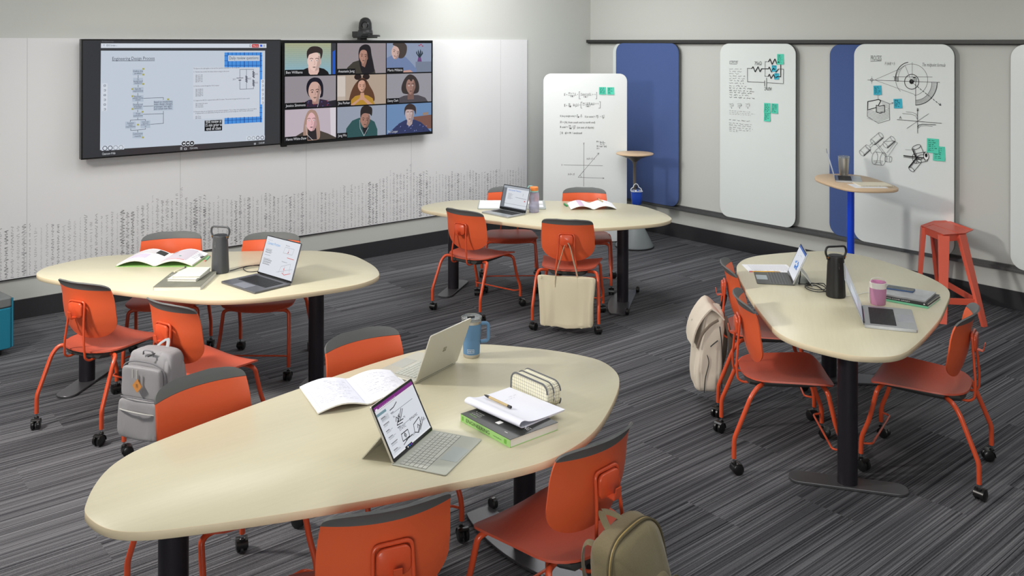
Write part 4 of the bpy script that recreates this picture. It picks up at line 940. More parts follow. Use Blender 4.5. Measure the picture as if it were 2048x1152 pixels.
mb = MB(); mb.lathe([(0, 0), (.012, .002), (.013, .014), (.008, .02), (0, .022)], M_dark, 16, M=Matrix.Translation((0, .045, .182)) @ Matrix.Rotation(math.pi/2, 4, 'X')); mb.build('hook', bk)
for i, (dx, cc) in enumerate(((-.03, (225, 228, 232)), (-.008, (205, 208, 214)), (.028, (30, 84, 200)))):
    mb = MB(); mb.lathe([(0, 0), (.009, 0), (.009, .125), (.007, .13), (.007, .15), (0, .152)], mat('marker_%d' % i, cc, .4), 14)
    o = mb.build('marker_pen', loc=(pc[0]+.01+dx, pc[1]-.09, .478)); o.rotation_euler = (.12, .14*(1-i), 0)
    tag(o, ('leftmost white marker standing in the blue caddy', 'pale grey marker standing in the middle of the blue caddy', 'blue marker standing in the right of the blue caddy')[i], 'marker')
# red stool
M_red = mat('stool_red', (216, 92, 70), .38, spec=.4)
st = thing('bar_stool', (3.60, 7.48, 0), 0, 'tall faceted coral red stool with splayed legs beside the right table', 'stool')
ox, oy = 3.60, 7.48
seat = [(3.436, 7.567), (3.648, 7.765), (3.764, 7.79), (3.763, 7.369), (3.65, 7.259), (3.457, 7.199)]
seat = [(3.436, 7.567), (3.640, 7.765), (3.775, 7.780), (3.80, 7.40), (3.66, 7.259), (3.457, 7.199)]
sl = [(x-ox, y-oy) for x, y in seat]
mb = MB()
n = 6; top = [(x, y, .662) for x, y in sl][::-1]; topi = [(x*.80, y*.80, .648) for x, y in sl][::-1]
low = [(x*.97, y*.97, .652) for x, y in sl][::-1]
o0 = len(mb.v)
mb.add(top+topi+low, [tuple(6+k for k in range(6))]+[(k, (k+1) % 6, 6+(k+1) % 6, 6+k) for k in range(6)]+[(12+k, 12+(k+1) % 6, (k+1) % 6, k) for k in range(6)]+[tuple(12+k for k in range(6))[::-1]], M_red)
mb.build('seat', st, smooth=False, bevel=.003)
feet = {'front': (3.372-ox, 7.03-oy), 'right': (3.66-ox, 6.965-oy), 'left': (3.385-ox, 7.50-oy), 'back': (3.695-ox, 7.78-oy)}
tops = {'front': (3.468-ox, 7.225-oy), 'right': (3.635-ox, 7.285-oy), 'left': (3.452-ox, 7.545-oy), 'back': (3.585-ox, 7.66-oy)}
def leg_flat(a, b, wa, wb, ang):
    mb = MB(); c, s2 = math.cos(ang), math.sin(ang); vs = []
    for (x, y, z, w_) in ((a[0], a[1], .65, wa), (b[0], b[1], 0, wb)):
        for u, v in ((-w_/2, -w_*.22), (w_/2, -w_*.22), (w_/2, w_*.22), (-w_/2, w_*.22)): vs.append((x+u*c-v*s2, y+u*s2+v*c, z))
    mb.add(vs, [(0, 1, 2, 3), (7, 6, 5, 4), (0, 4, 5, 1), (1, 5, 6, 2), (2, 6, 7, 3), (3, 7, 4, 0)], M_red); return mb
for k in feet:
    ang = {'front': -.3, 'right': .5, 'left': 1.3, 'back': .8}[k]; leg_flat(tops[k], feet[k], .085, .052, ang).build('leg', st, smooth=False, bevel=.002)
mb = MB()
def apron(a, b):
    pa, pb = tops[a], tops[b]; d = Vector((pb[0]-pa[0], pb[1]-pa[1])).normalized()*.0; nn = Vector((-(pb[1]-pa[1]), pb[0]-pa[0])).normalized()*.01
    vs = []
    for z in (.655, .60):
        for p, q_ in ((pa, 1), (pb, 1), (pb, -1), (pa, -1)): vs.append((p[0]+nn.x*q_, p[1]+nn.y*q_, z))
    mb.add(vs, [(0, 1, 2, 3), (7, 6, 5, 4), (0, 4, 5, 1), (1, 5, 6, 2), (2, 6, 7, 3), (3, 7, 4, 0)], M_red)
for a, b in (('front', 'right'), ('right', 'back'), ('back', 'left'), ('left', 'front')): apron(a, b)
mb.build('apron', st, smooth=False, bevel=.002)
def lerp(k, z): t = 1-z/.65; a, b = tops[k], feet[k]; return (a[0]+(b[0]-a[0])*t, a[1]+(b[1]-a[1])*t, z)
for a, b in (('front', 'right'), ('right', 'back'), ('left', 'front')):
    pa, pb = Vector(lerp(a, .165)), Vector(lerp(b, .165)); nn = (pb-pa).cross(Vector((0, 0, 1))).normalized()*.008; h_ = Vector((0, 0, .024)); mb = MB()
    mb.add([pa-nn-h_, pa+nn-h_, pb+nn-h_, pb-nn-h_, pa-nn+h_, pa+nn+h_, pb+nn+h_, pb-nn+h_], [(0, 1, 2, 3), (7, 6, 5, 4), (0, 4, 5, 1), (1, 5, 6, 2), (2, 6, 7, 3), (3, 7, 4, 0)], M_red); mb.build('footrest', st, smooth=False, bevel=.002)
# ottoman cut by the left edge
M_teal = mat('ottoman_teal', (22, 120, 146), .85, bump=.3, bscale=500, var=.1); M_og = mat('ottoman_grey', (112, 116, 116), .9, bump=.3, bscale=500, var=.12)
ot = thing('ottoman', (-3.875, 6.235, 0), math.radians(230), 'teal and grey upholstered cube seat cut off by the left edge', 'ottoman')
R_ = Matrix.Identity(4)
mb = MB(); mb.prism(rrect(.60, .50, .03, 5), .05, .335, M_teal, .006, M=R_); mb.build('base', ot)
mb = MB(); mb.prism(rrect(.602, .502, .03, 5), .335, .41, M_og, .012, M=R_); mb.build('cushion', ot)
mb = MB(); mb.tube([(-.297, .247, .06), (-.297, .247, .40)], .006, M_teal, 8); mb.tube([(-.297, -.247, .06), (-.297, -.247, .40)], .006, M_teal, 8); mb.build('piping', ot)
mb = MB(); mb.prism(rrect(.50, .40, .02, 4), 0, .05, M_dark, .002, M=R_); mb.build('plinth', ot)
# ================================================================== laptops and tablets
TZ = .735
M_silver = mat('laptop_silver', (176, 178, 180), .35, metal=.6)
M_space = mat('laptop_space_grey', (112, 113, 118), .35, metal=.6)
M_plat = mat('laptop_platinum', (202, 200, 188), .38, metal=.35)
M_alc = mat('fabric_platinum', (172, 175, 166), .85, var=.08, bscale=700)
M_alcd = mat('fabric_charcoal', (92, 94, 92), .85, var=.08, bscale=700)
M_key = mat('key_black', (24, 25, 27), .5); M_well = mat('key_well', (48, 49, 51), .6)
M_keyl = mat('key_light', (186, 188, 180), .6); M_gap = mat('key_gap', (96, 98, 94), .8); M_keym = mat('key_mid', (84, 86, 86), .6); M_gapd = mat('key_gap_light', (150, 152, 150), .8)
M_padd = mat('trackpad', (150, 158, 162), .3); M_scr = mat('display_black', (10, 10, 11), .15, spec=.6)
def keyboard_mesh(w, y0, y1, z, mk, mg, cols=14, rows=6, gap=.0022):
    mb = MB(); mb.box((-w/2, y0, z-.0004), (w/2, y1, z+.0002), mg)
    rh = (y1-y0)/rows
    for r in range(rows):
        ya = y0+r*rh+gap/2; yb = y0+(r+1)*rh-gap/2
        if r == 0: ws = [1.2, 1, 1, 1.2, 5, 1.2, 1, 1, 1, 1]
        else: ws = [1+.35*(r < 4)]+[1]*(cols-2)+[1+.6*(r < 5)]
        tot = sum(ws); x = -w/2
        for q_ in ws:
            kw = w*q_/tot; mb.box((x+gap/2, ya, z), (x+kw-gap/2, yb, z+.0012), mk); x += kw
    return mb
def laptop(label, pL, pR, dpt, lid_h, phi, body, draw, z=TZ, th=.012, lt=.006, kb=(None, None), tablet=False, kick=None, cat='laptop', name='laptop', border=.007, botb=.014, pad=M_padd, slate=None):
    pL = Vector((*pL, z)); pR = Vector((*pR, z)); d = pR-pL; w_ = d.length; mid = (pL+pR)/2; rot = math.atan2(d.y, d.x)
    root = thing(name, mid, rot, label, cat, 'open laptops and tablets on the tables')
    mk, mg = kb; f = math.radians(phi); cf, sf = math.cos(f), math.sin(f)
    t0 = .005 if tablet else th
    mb = MB(); mb.prism(rrect(w_, dpt, .008, 4, 0, -dpt/2), .0005, t0, body, .0012); mb.build('keyboard_cover' if tablet else 'base', root, angle=40)
    keyboard_mesh(w_*(.93 if tablet else .80), -dpt*.62, -dpt*(.14 if tablet else .12), t0+.0002, mk or M_key, mg or M_well).build('keyboard', root, smooth=False)
    mb = MB(); pw = w_*.36; mb.prism(rrect(pw, dpt*.30, .004, 3, 0, -dpt*.82), t0, t0+.0006, pad, 0); mb.build('trackpad', root, smooth=False)
    # lid
    off = -.012 if tablet else 0.
    U = Vector((1, 0, 0)); V = Vector((0, cf, sf)); N = Vector((0, -sf, cf)); O = Vector((0, off, t0 if not tablet else t0+.001))
    Ml = Matrix.Translation(O) @ Matrix(((1, 0, 0, 0), (0, cf, -sf, 0), (0, sf, cf, 0), (0, 0, 0, 1)))
    lw = w_-(.004 if tablet else 0)
    mb = MB(); mb.prism(rrect(lw, lid_h, .008, 4, 0, lid_h/2), -lt, 0, slate or body, .0012, M=Ml); lid = mb.build('slate' if tablet else 'lid', root, angle=40)
    cv = Canvas(O-U*lw/2, U, V, N, lift=.0002, step=.00002)
    cv.rrect(lw/2, lid_h/2, lw-.003, lid_h-.003, .007, M_scr)
    cv.sw = lw-2*border; cv.sh = lid_h-border-botb; cv.x0 = border; cv.y0 = botb
    cv.rect(cv.x0, cv.y0, cv.x0+cv.sw, cv.y0+cv.sh, glow(222, 226, 234, .8)); draw(cv)
    dp = cv.mb.build('display', lid, smooth=False); dp['label'] = 'lit screen'
    if kick:
        k0 = O+V*lid_h*.48-N*(lt+.001); foot = Vector((0, k0.y+kick, .001)); mb = MB(); dd = (foot-k0)
        n = U.cross(dd).normalized()*.0018
        vs = []
        for p, ww in ((k0, lw*.5), (foot, lw*.5)):
            for sx in (-1, 1): vs += [p+U*sx*ww-n, p+U*sx*ww+n]
        mb.add(vs, [(0, 1, 3, 2), (4, 6, 7, 5), (0, 2, 6, 4), (1, 5, 7, 3), (0, 4, 5, 1), (2, 3, 7, 6)], slate or body); mb.build('kickstand', root, smooth=False)
    else:
        mb = MB(); mb.tube([(-w_*.4, -.001, t0-.001), (w_*.4, -.001, t0-.001)], .005, M_scr, 8); mb.build('hinge', root)
    return root, lid, (O, U, V, N, lw, lid_h, lt)
INK = glow(30, 32, 38, .8); GRN = glow(150, 154, 162, .8)
def sx_(cv, u, v): return cv.x0+u*cv.sw, cv.y0+v*cv.sh
def dl(cv, pts, wd, m): cv.line([sx_(cv, *p) for p in pts], wd, m)
def dr(cv, a, b, m): p = sx_(cv, *a); q_ = sx_(cv, *b); cv.rect(p[0], p[1], q_[0], q_[1], m)
def dt(cv, t, u, v, wu, size, m): p = sx_(cv, u, v); cv.text(t, p[0], p[1], size, m, width=wu*cv.sw)
def draw_notes(cv):      # note page with purple bar
    PU = glow(128, 44, 130, .8); dr(cv, (0, .93), (1, 1), PU); dr(cv, (0, .885), (1, .93), glow(226, 226, 232, .8)); dr(cv, (.02, .93), (.07, .955), glow(240, 240, 244, .8))
    for k in range(12): dl(cv, [(.12+k*.035, .945), (.135+k*.035, .945)], .0012, glow(220, 190, 222, .8)); dl(cv, [(.12+k*.032, .905), (.132+k*.032, .905)], .002, GRN)
    dr(cv, (0, .81), (.23, .86), glow(120, 150, 160, .8)); dr(cv, (.06, .67), (.24, .77), glow(200, 204, 212, .8))
    rr = random.Random(3)
    for k in range(6):
        for i in range(3): dl(cv, [(.06, .745-k*.125-i*.02), (.06+rr.uniform(.08, .17), .745-k*.125-i*.02)], .0014 if i else .002, GRN if i else INK)
    dl(cv, [(.30, .78), (.4, .79), (.5, .84)], .003, INK); dl(cv, [(.30, .70), (.86, .70)], .002, GRN); dl(cv, [(.29, .72), (.36, .72)], .002, INK)
    dl(cv, [(.32, .46), (.46, .44)], .003, INK); dl(cv, [(.33, .47), (.45, .62)], .003, INK); dl(cv, [(.38, .5), (.54, .68)], .0028, INK); dl(cv, [(.42, .49), (.57, .66)], .0028, INK); dl(cv, [(.33, .53), (.37, .6), (.41, .53), (.36, .5), (.50, .49)], .003, INK); dl(cv, [(.40, .55), (.42, .60), (.45, .55)], .003, INK)
    cv.text('Fn', *sx_(cv, .31, .61), .012, INK); cv.text('mg', *sx_(cv, .51, .5), .010, INK)
    dl(cv, [(.32, .40), (.70, .40)], .002, GRN); dl(cv, [(.31, .415), (.38, .415)], .002, INK)
    cv.text('STATIC', *sx_(cv, .33, .335), .014, INK); cv.text('DYNAMIC', *sx_(cv, .62, .37), .013, INK)
    dl(cv, [(.31, .14), (.33, .27), (.50, .27), (.49, .14), (.31, .14)], .003, INK); dl(cv, [(.38, .12), (.56, .13)], .0026, INK); dl(cv, [(.30, .08), (.42, .12)], .0026, INK); dl(cv, [(.38, .2), (.41, .25), (.43, .2), (.40, .17), (.40, .24)], .003, INK); cv.text('F=μN', *sx_(cv, .52, .1), .011, INK)
    dl(cv, [(.62, .13), (.66, .27), (.84, .32), (.82, .18), (.70, .08), (.62, .13)], .003, INK); dl(cv, [(.70, .1), (.90, .28)], .0026, INK); dl(cv, [(.76, .10), (.94, .26)], .0026, INK); dl(cv, [(.72, .16), (.75, .22), (.77, .17)], .003, INK); cv.text('F=μN', *sx_(cv, .88, .2), .010, INK)
    dr(cv, (.0, .0), (1, .03), glow(236, 238, 242, .8)); dr(cv, (.30, -.03), (.48, .03), glow(16, 18, 24, .8))
    for k, c in enumerate(((220, 220, 220), (40, 120, 220), (120, 60, 190))): dr(cv, (.35+k*.045, -.018), (.375+k*.045, .012), glow(*c, .8))
def draw_friction(cv):
    dt(cv, 'Lesson 12', .06, .90, .12, .008, GRN); dt(cv, 'Contact Friction', .06, .79, .38, .024, glow(60, 150, 220, .8))
    rr = random.Random(4)
    for v, n in ((.66, 4), (.5, 1), (.40, 6)):
        for i in range(n): dl(cv, [(.06, v-i*.03), (.06+rr.uniform(.16, .26), v-i*.03)], .0022, INK if i % 2 else GRN)
    RD = glow(214, 60, 56, .8)
    dt(cv, 'Static', .60, .86, .12, .008, INK); dl(cv, [(.58, .66), (.6, .82), (.86, .82), (.84, .66), (.58, .66)], .0016, GRN); dl(cv, [(.7, .66), (.72, .76)], .002, RD); dl(cv, [(.72, .80), (.72, .76)], .001, RD); dl(cv, [(.72, .56), (.92, .55)], .003, RD); cv.ell(*sx_(cv, .715, .7), .004, .004, RD)
    dt(cv, 'Dynamic', .60, .42, .16, .008, INK); dl(cv, [(.58, .12), (.62, .30), (.86, .42), (.88, .2)], .0016, GRN); dl(cv, [(.52, .12), (.95, .3)], .0016, GRN); dl(cv, [(.72, .14), (.72, .32)], .002, RD); dl(cv, [(.68, .14), (.76, .1), (.92, .18)], .003, RD); cv.ell(*sx_(cv, .715, .25), .004, .004, RD)
def draw_slides(cv):
    dr(cv, (0, 0), (.14, 1), glow(120, 124, 132, .8)); dr(cv, (0, .90), (1, 1), glow(170, 176, 184, .8)); dr(cv, (0, 0), (1, .04), glow(120, 124, 132, .8)); dr(cv, (.14, .18), (1, .19), glow(120, 124, 132, .8))
    dt(cv, 'International Tolerance', .20, .78, .5, .022, glow(60, 130, 210, .8)); rr = random.Random(8)
    for i in range(8): dl(cv, [(.22, .66-i*.035), (.22+rr.uniform(.12, .2), .66-i*.035)], .002, GRN)
    dl(cv, [(.52, .52), (.95, .50)], .002, INK); dl(cv, [(.8, .74), (.8, .62)], .002, INK); cv.ell(*sx_(cv, .9, .40), .008, .006, glow(224, 110, 110, .8))
def draw_blocks(cv):
    B_ = glow(30, 100, 190, .8); rr = random.Random(6)
    dr(cv, (0, .93), (1, 1), glow(60, 100, 180, .8))
    for k in range(22):
        u = .22+rr.random()*.5; v = .28+rr.random()*.3; dr(cv, (u, v), (u+rr.uniform(.03, .1), v+rr.uniform(.03, .1)), rr.choice((B_, glow(80, 150, 220, .8), B_)))
    dt(cv, 'm', .3, .70, .05, .012, GRN); dl(cv, [(.5, .8), (.7, .8)], .002, GRN); dr(cv, (0, 0), (1, .04), glow(40, 42, 48, .8))
def draw_plain(cv): dr(cv, (0, 0), (1, 1), glow(150, 156, 166, .6)); dr(cv, (.1, .3), (.6, .7), glow(180, 190, 205, .8))
laptop('tablet with grey fabric keyboard and purple-topped notes page, on the nearest table', (-.417, 3.110), (-.304, 3.386), .213, .205, 63, M_alc, draw_notes, kb=(M_keyl, M_gap), tablet=True, kick=.075, name='tablet_computer', cat='tablet', slate=M_plat, lt=.008, pad=mat('pad_pale', (158, 166, 164), .4), border=.010, botb=.014)
_, lid, (O, U, V, N, lw, lh, lt) = laptop('pale laptop seen from behind, lid logo facing us, beside the blue mug', (-.251, 4.098), (-.412, 3.843), .222, .225, 69, M_plat, draw_plain, kb=(M_keyl, M_gap), pad=mat('pad_grey', (176, 178, 172), .35))
cl = Canvas(O-N*(lt+.0002)+U*0+V*lh*.5, -U, V, -N, lift=.0002); c_l = mat('logo_silver', (160, 158, 146), .2, metal=.8)
for a, b in ((-.011, 0), (.0008, 0), (-.011, .0118), (.0008, .0118)): cl.rect(a, b-.010, a+.0104, b, c_l)
o = cl.mb.build('logo', lid, smooth=False)
laptop('dark grey laptop showing a Contact Friction page, on the left table', (-1.593, 5.633), (-1.320, 5.395), .252, .240, 72, M_space, draw_friction, border=.006, botb=.012, pad=mat('pad_dark', (118, 120, 128), .3))
laptop('silver laptop beside the water bottle, on the table in front of the standing whiteboard', (-.108, 7.831), (.119, 7.601), .212, .215, 75, M_silver, draw_slides, border=.008, botb=.022)
laptop('tablet with charcoal keyboard showing blue blocks, next to the pencil on the right table', (1.756, 5.698), (1.700, 5.407), .218, .206, 66, M_alcd, draw_blocks, kb=(M_keym, M_gapd), tablet=True, kick=.07, name='tablet_computer', cat='tablet', slate=M_silver, lt=.008, border=.008, botb=.012)
laptop('thin silver laptop seen edge-on in front of the pink tumbler', (1.809, 4.616), (1.935, 4.970), .252, .243, 68, M_silver, draw_plain, th=.015, lt=.005, pad=mat('pad_mid', (150, 152, 158), .35))
laptop('silver laptop standing on the oak standing-height table', (2.775, 7.715), (2.88, 8.03), .215, .245, 74, M_silver, draw_plain, z=1.0, th=.014, lt=.006)
# ================================================================== portable power units with handle
M_pw1 = mat('charcoal_shell', (70, 72, 76), .45); M_pw2 = mat('black_shell', (30, 31, 32), .42); M_gold = mat('brass_pin', (200, 160, 90), .3, metal=1)
def power_unit(x, y, m, label, rot):
    root = thing('portable_charger', (x, y, TZ), rot, label, 'charger')
    mb = MB(); n = 48; rings = []
    for z, r in ((0, .050), (.004, .0535), (.012, .0545), (.10, .0510), (.20, .0465), (.222, .0455), (.232, .0448), (.236, .042)):
        ring = []
        for k in range(n):
            a = 2*math.pi*k/n; rb = r-(.0012 if (k % 4 < 1 and .01 < z < .17) else 0); ring.append((rb*math.cos(a), rb*math.sin(a), z))
        rings.append(ring)
    rings.insert(4, [(.0485*math.cos(2*math.pi*k/n), .0485*math.sin(2*math.pi*k/n), .172) for k in range(n)])
    mb.grid(rings, m, wrap=True); mb.add(rings[-1], [tuple(range(n))], m); mb.add(rings[0], [tuple(range(n))[::-1]], m); mb.build('body', root, angle=25)
    mb = MB(); mb.lathe([(.0, .2362), (.038, .2362), (.040, .238), (0, .2395)], M_dark, 32)
    for sx in (-1, 1): mb.box((sx*.044-.010, -.010, .214), (sx*.044+.010, .010, .233), m)
    mb.build('cap', root, angle=40)
    mb = MB(); mb.tube(fillet([(-.052, 0, .226), (-.066, 0, .252), (-.060, 0, .288), (.060, 0, .288), (.066, 0, .252), (.052, 0, .226)], [0, .02, .028, .028, .02, 0]), .0062, m, 12); mb.build('handle', root, angle=60)
    mb = MB()
    for sx in (-1, 1): mb.lathe([(0, -.012), (.0045, -.012), (.0045, .012), (0, .012)], M_gold, 12, M=Matrix.Translation((sx*.053, 0, .228)) @ Matrix.Rotation(math.pi/2, 4, 'X'))
    mb.build('pivot_pin', root)
    c = Canvas((-.003, -.0462, .168), (0, .078, .997), (-1, 0, 0), (0, -1, 0), lift=.002); c.text('SCHMIDT', 0, 0, .008, ink(225, 225, 225), width=.045); c.mb.build('lettering', root, smooth=False)
    return root
power_unit(-1.845, 5.70, M_pw1, 'charcoal ribbed power unit with loop handle, on the left table', -.25)
power_unit(1.868, 5.185, M_pw2, 'black ribbed power unit with loop handle, on the right table', .2)
def cable(pts, r, m, label, cat='cable'):
    mb = MB(); mb.tube([tuple(p) for p in crom(pts, 6, closed=False)], r, m, 7); tag(mb.build('charging_cable', angle=60), label, cat)
z = TZ+.0035
cable([(-1.79, 5.72, z), (-1.72, 5.84, z), (-1.62, 5.86, z), (-1.55, 5.76, z+.004), (-1.66, 5.70, z), (-1.72, 5.78, z+.006), (-1.62, 5.83, z+.012), (-1.52, 5.75, z+.003), (-1.56, 5.67, z), (-1.575, 5.645, z+.004)], .0026, M_dark, 'thin black cable looping between the charcoal power unit and the dark laptop')
loop = []
for k in range(26):
    a = k/26*4*math.pi+1; loop.append((1.800+.056*math.cos(a), 5.325+.085*math.sin(a), z+.0009*k))
cable([(1.86, 5.25, z), (1.84, 5.27, z)]+loop+[(1.74, 5.42, z+.004), (1.76, 5.50, z), (1.785, 5.56, z+.04), (1.795, 5.60, TZ+.12)], .003, M_dark, 'coiled black cable between the tablet and the black power unit')
M_wc = mat('white_cable', (225, 225, 222), .5)
cable([(1.925, 5.18, z), (2.0, 5.21, z), (2.06, 5.25, z), (2.10, 5.25, z)], .0018, M_wc, 'thin white cable on the right table beside the pink tumbler')
# ================================================================== cups and bottles
M_steel = mat('brushed_steel', (190, 184, 174), .42, metal=.85); M_clear = mat('clear_plastic', (225, 230, 232), .08, trans=.85, ior=1.3)
M_mblue = mat('mug_blue', (86, 124, 158), .45, bump=.08, bscale=400)
mg = thing('travel_mug', (-.186, 4.19, TZ), .25, 'blue steel travel mug with clear lid and side handle', 'mug')
mb = MB(); mb.lathe([(.0, .0), (.036, .0), (.038, .004), (.0385, .016)], M_steel, 36); mb.lathe([(.0385, .016), (.0395, .05), (.0405, .08), (.0405, .083), (.0435, .095), (.0455, .15), (.0455, .156)], M_mblue, 36, cap=False); mb.lathe([(.0455, .156), (.0458, .168), (.044, .170), (.043, .166)], M_steel, 36, cap=False); mb.build('body', mg)
mb = MB(); mb.lathe([(.043, .160), (.047, .172), (.0475, .184), (.043, .187), (.040, .180), (.0, .178)], M_clear, 36); mb.box((-.02, -.006, .180), (.014, .006, .186), M_dark); mb.build('lid', mg)
mb = MB(); mb.tube(fillet([(.042, 0, .150), (.080, 0, .150), (.080, 0, .066), (.042, 0, .066)], .018), .0065, M_mblue, 10, flat=1.3); mb.build('handle', mg)
c = Canvas((0, 0, .035), (1, 0, 0), (0, 0, 1), (0, -1, 0), lift=.0395)
def wrap_logo(root, r, a0, z0, w_, h_, t, m):
    vs, fs, wd = text_geo(t); mbx = MB(); L = []
    for x, y in vs: a = a0+(x/wd-.5)*w_/r; L.append((r*math.sin(a), -r*math.cos(a), z0+y*h_))
    mbx.add(L, fs, m)
    for (u0, v0, u1, v1) in ((-.6, -.35, .6, -.25), (-.6, 1.0, .6, 1.1), (-.6, -.35, -.56, 1.1), (.56, -.35, .6, 1.1)):
        G = [[(r*math.sin(a0+u*w_/r), -r*math.cos(a0+u*w_/r), z0+v*h_) for u in [u0+(u1-u0)*k/8 for k in range(9)]] for v in (v0, v1)]; mbx.grid(G, m)
    mbx.build('lettering', root, smooth=False)
wrap_logo(mg, .0404, -.30, .030, .027, .012, 'YETI', ink(215, 218, 220))
# pink tumbler
M_pink = mat('pink_sleeve', (186, 130, 162), .7, bump=.2, bscale=500); M_cer = mat('ceramic_white', (224, 220, 212), .35); M_plid = mat('pink_lid', (178, 112, 150), .5)
tu = thing('tumbler', (2.05, 5.035, TZ), 0, 'pink and white ceramic tumbler with pink lid, on the right table', 'cup')
mb = MB(); mb.lathe([(0, 0), (.036, 0), (.040, .006), (.0425, .055), (.0440, .092)], M_pink, 36, cap=False); mb.build('sleeve', tu)
mb = MB(); mb.lathe([(.0438, .092), (.0446, .112), (.045, .122), (.043, .124), (.042, .112)], M_cer, 36, cap=False); mb.build('body', tu)
mb = MB(); mb.lathe([(.043, .116), (.042, .126), (.030, .128), (.02, .118), (0, .118)], M_plid, 36); mb.build('lid', tu)
mb = MB(); mb.tube([tuple(p) for p in crom([(-.043, 0, .12), (-.035, 0, .142), (0, 0, .148), (.03, 0, .14), (.043, 0, .12)], 5, closed=False)], .0016, M_wc, 6); mb.tube([tuple(p) for p in crom([(-.044, 0, .12), (-.052, 0, .08), (-.053, .0, .03), (-.047, 0, .004)], 5, closed=False)], .0012, M_wc, 6); mb.build('strap', tu)
# water bottle
M_lil = mat('lilac_plastic', (206, 204, 226), .15, trans=.55, ior=1.3, alpha=1); M_ocap = mat('orange_cap', (236, 138, 66), .45); M_mint = mat('mint_plastic', (150, 214, 210), .4)
wb = thing('water_bottle', (.191, 7.73, TZ), 0, 'translucent lilac water bottle with orange cap on the middle table', 'bottle')
mb = MB(); mb.lathe([(0, 0), (.040, 0), (.044, .005), (.0445, .06), (.0420, .085), (.0445, .11), (.0445, .150), (.040, .168), (.034, .176), (.034, .185), (0, .185)], M_lil, 36); mb.build('body', wb)
mb = MB(); mb.lathe([(.036, .183), (.0365, .183), (.0365, .214), (.034, .217), (0, .217)], M_ocap, 36); mb.build('cap', wb)
mb = MB(); mb.tube(fillet([(-.030, -.036, .190), (-.052, -.02, .19), (-.050, 0, .222), (-.012, 0, .226)], .012), .0035, M_mint, 8); mb.lathe([(.0362, .176), (.038, .176), (.038, .186), (.0362, .186)], M_mint, 36, cap=False); mb.build('cap_tether', wb)
mb = MB(); mb.lathe([(0, .150), (.030, .150), (.030, .168), (0, .168)], mat('pink_fruit', (230, 130, 130), .6), 24); mb.build('infuser', wb)
# steel tumbler on high table
tm = thing('steel_tumbler', (2.965, 8.04, 1.0), 0, 'brushed steel tumbler with clear rim on the standing-height table', 'cup')
mb = MB(); mb.lathe([(0, 0), (.034, 0), (.036, .004), (.043, .09), (.0475, .165), (.0475, .168), (.0455, .168), (.044, .15), (0, .148)], M_steel, 36); mb.build('body', tm)
mb = MB(); mb.lathe([(.0475, .166), (.0485, .182), (.045, .184), (.044, .176), (0, .174)], M_clear, 36); mb.build('lid', tm)
# ================================================================== books, paper, pens
M_pap = mat('paper_white', (232, 232, 236), .8); M_page = mat('page_edges', (222, 220, 212), .85, var=.1, bscale=300, stretch=(.02, .02, 8))
def book(label, c, w_, d_, th, rot, cover, z=TZ, spine=None, name='book', cat='book', group=None, soft=False, spine_side='x-'):
    root = thing(name, (c[0], c[1], z), rot, label, cat, group)
    mb = MB(); ct = .0016
    mb.box((-w_/2, -d_/2, .0003), (w_/2, d_/2, ct), spine or cover); mb.box((-w_/2, -d_/2, th-ct), (w_/2, d_/2, th), cover); mb.box((-w_/2, -d_/2, ct), (-w_/2+ct, d_/2, th-ct), spine or cover); mb.build('cover', root, smooth=False, bevel=.0006)
    mb = MB(); e = .003; mb.box((-w_/2+ct, -d_/2+e, ct), (w_/2-e, d_/2-e, th-ct), M_page); mb.build('pages', root, smooth=False)
    return root
M_lime = mat('lime_cover', (152, 198, 118), .5); M_eng = mat('black_cover', (44, 46, 44), .35, var=.3, bscale=30)
# engineering textbook: spine along the (-.199,3.478) -> (-.008,3.249) edge
a = Vector((-.195, 3.470)); b = Vector((-.005, 3.243)); rot = math.atan2((a-b).y, (a-b).x)-math.pi/2
sx = (b-a).normalized(); nx = Vector((-sx.y, sx.x)); cen = (a+b)/2+nx*.118
eb = book('thick textbook with lime green spine under the writing pad', cen, .236, .298, .030, math.atan2(nx.y, nx.x), M_eng, spine=M_lime)
c = Canvas((-.118, .0, .0), (0, -1, 0), (0, 0, 1), (-1, 0, 0), lift=.0003); c.text('ENGINEERING', -.115, .0085, .019, ink(34, 44, 30), width=.145); c.text('A CREATIVE APPROACH', .05, .011, .006, ink(60, 90, 50), width=.05); c.rrect(.122, .015, .014, .016, .003, ink(110, 170, 70)); c.rrect(-.135, .015, .010, .016, .003, ink(110, 170, 70))
c2 = Canvas((-.118, .0, .030), (0, -1, 0), (1, 0, 0), (0, 0, 1), mb=c.mb, lift=.0003)
for k, (t, wd) in enumerate((('Thomas', .045), ('& BRYANT', .055), ('J. MILLER', .05), ('R. STONE', .05))): c2.text(t, -.125, .022+k*.011, .0085, ink(200, 204, 198) if k else ink(150, 208, 92), width=wd)
c2.rect(.0, .050, .022, .075, ink(230, 230, 230)); c2.text('ENGINEERING', .0, .10, .03, ink(230, 230, 230), width=.13); c2.line([(.085, .028), (.10, .028)], .003, ink(220, 220, 220)); c.mb.build('lettering', eb, smooth=False)
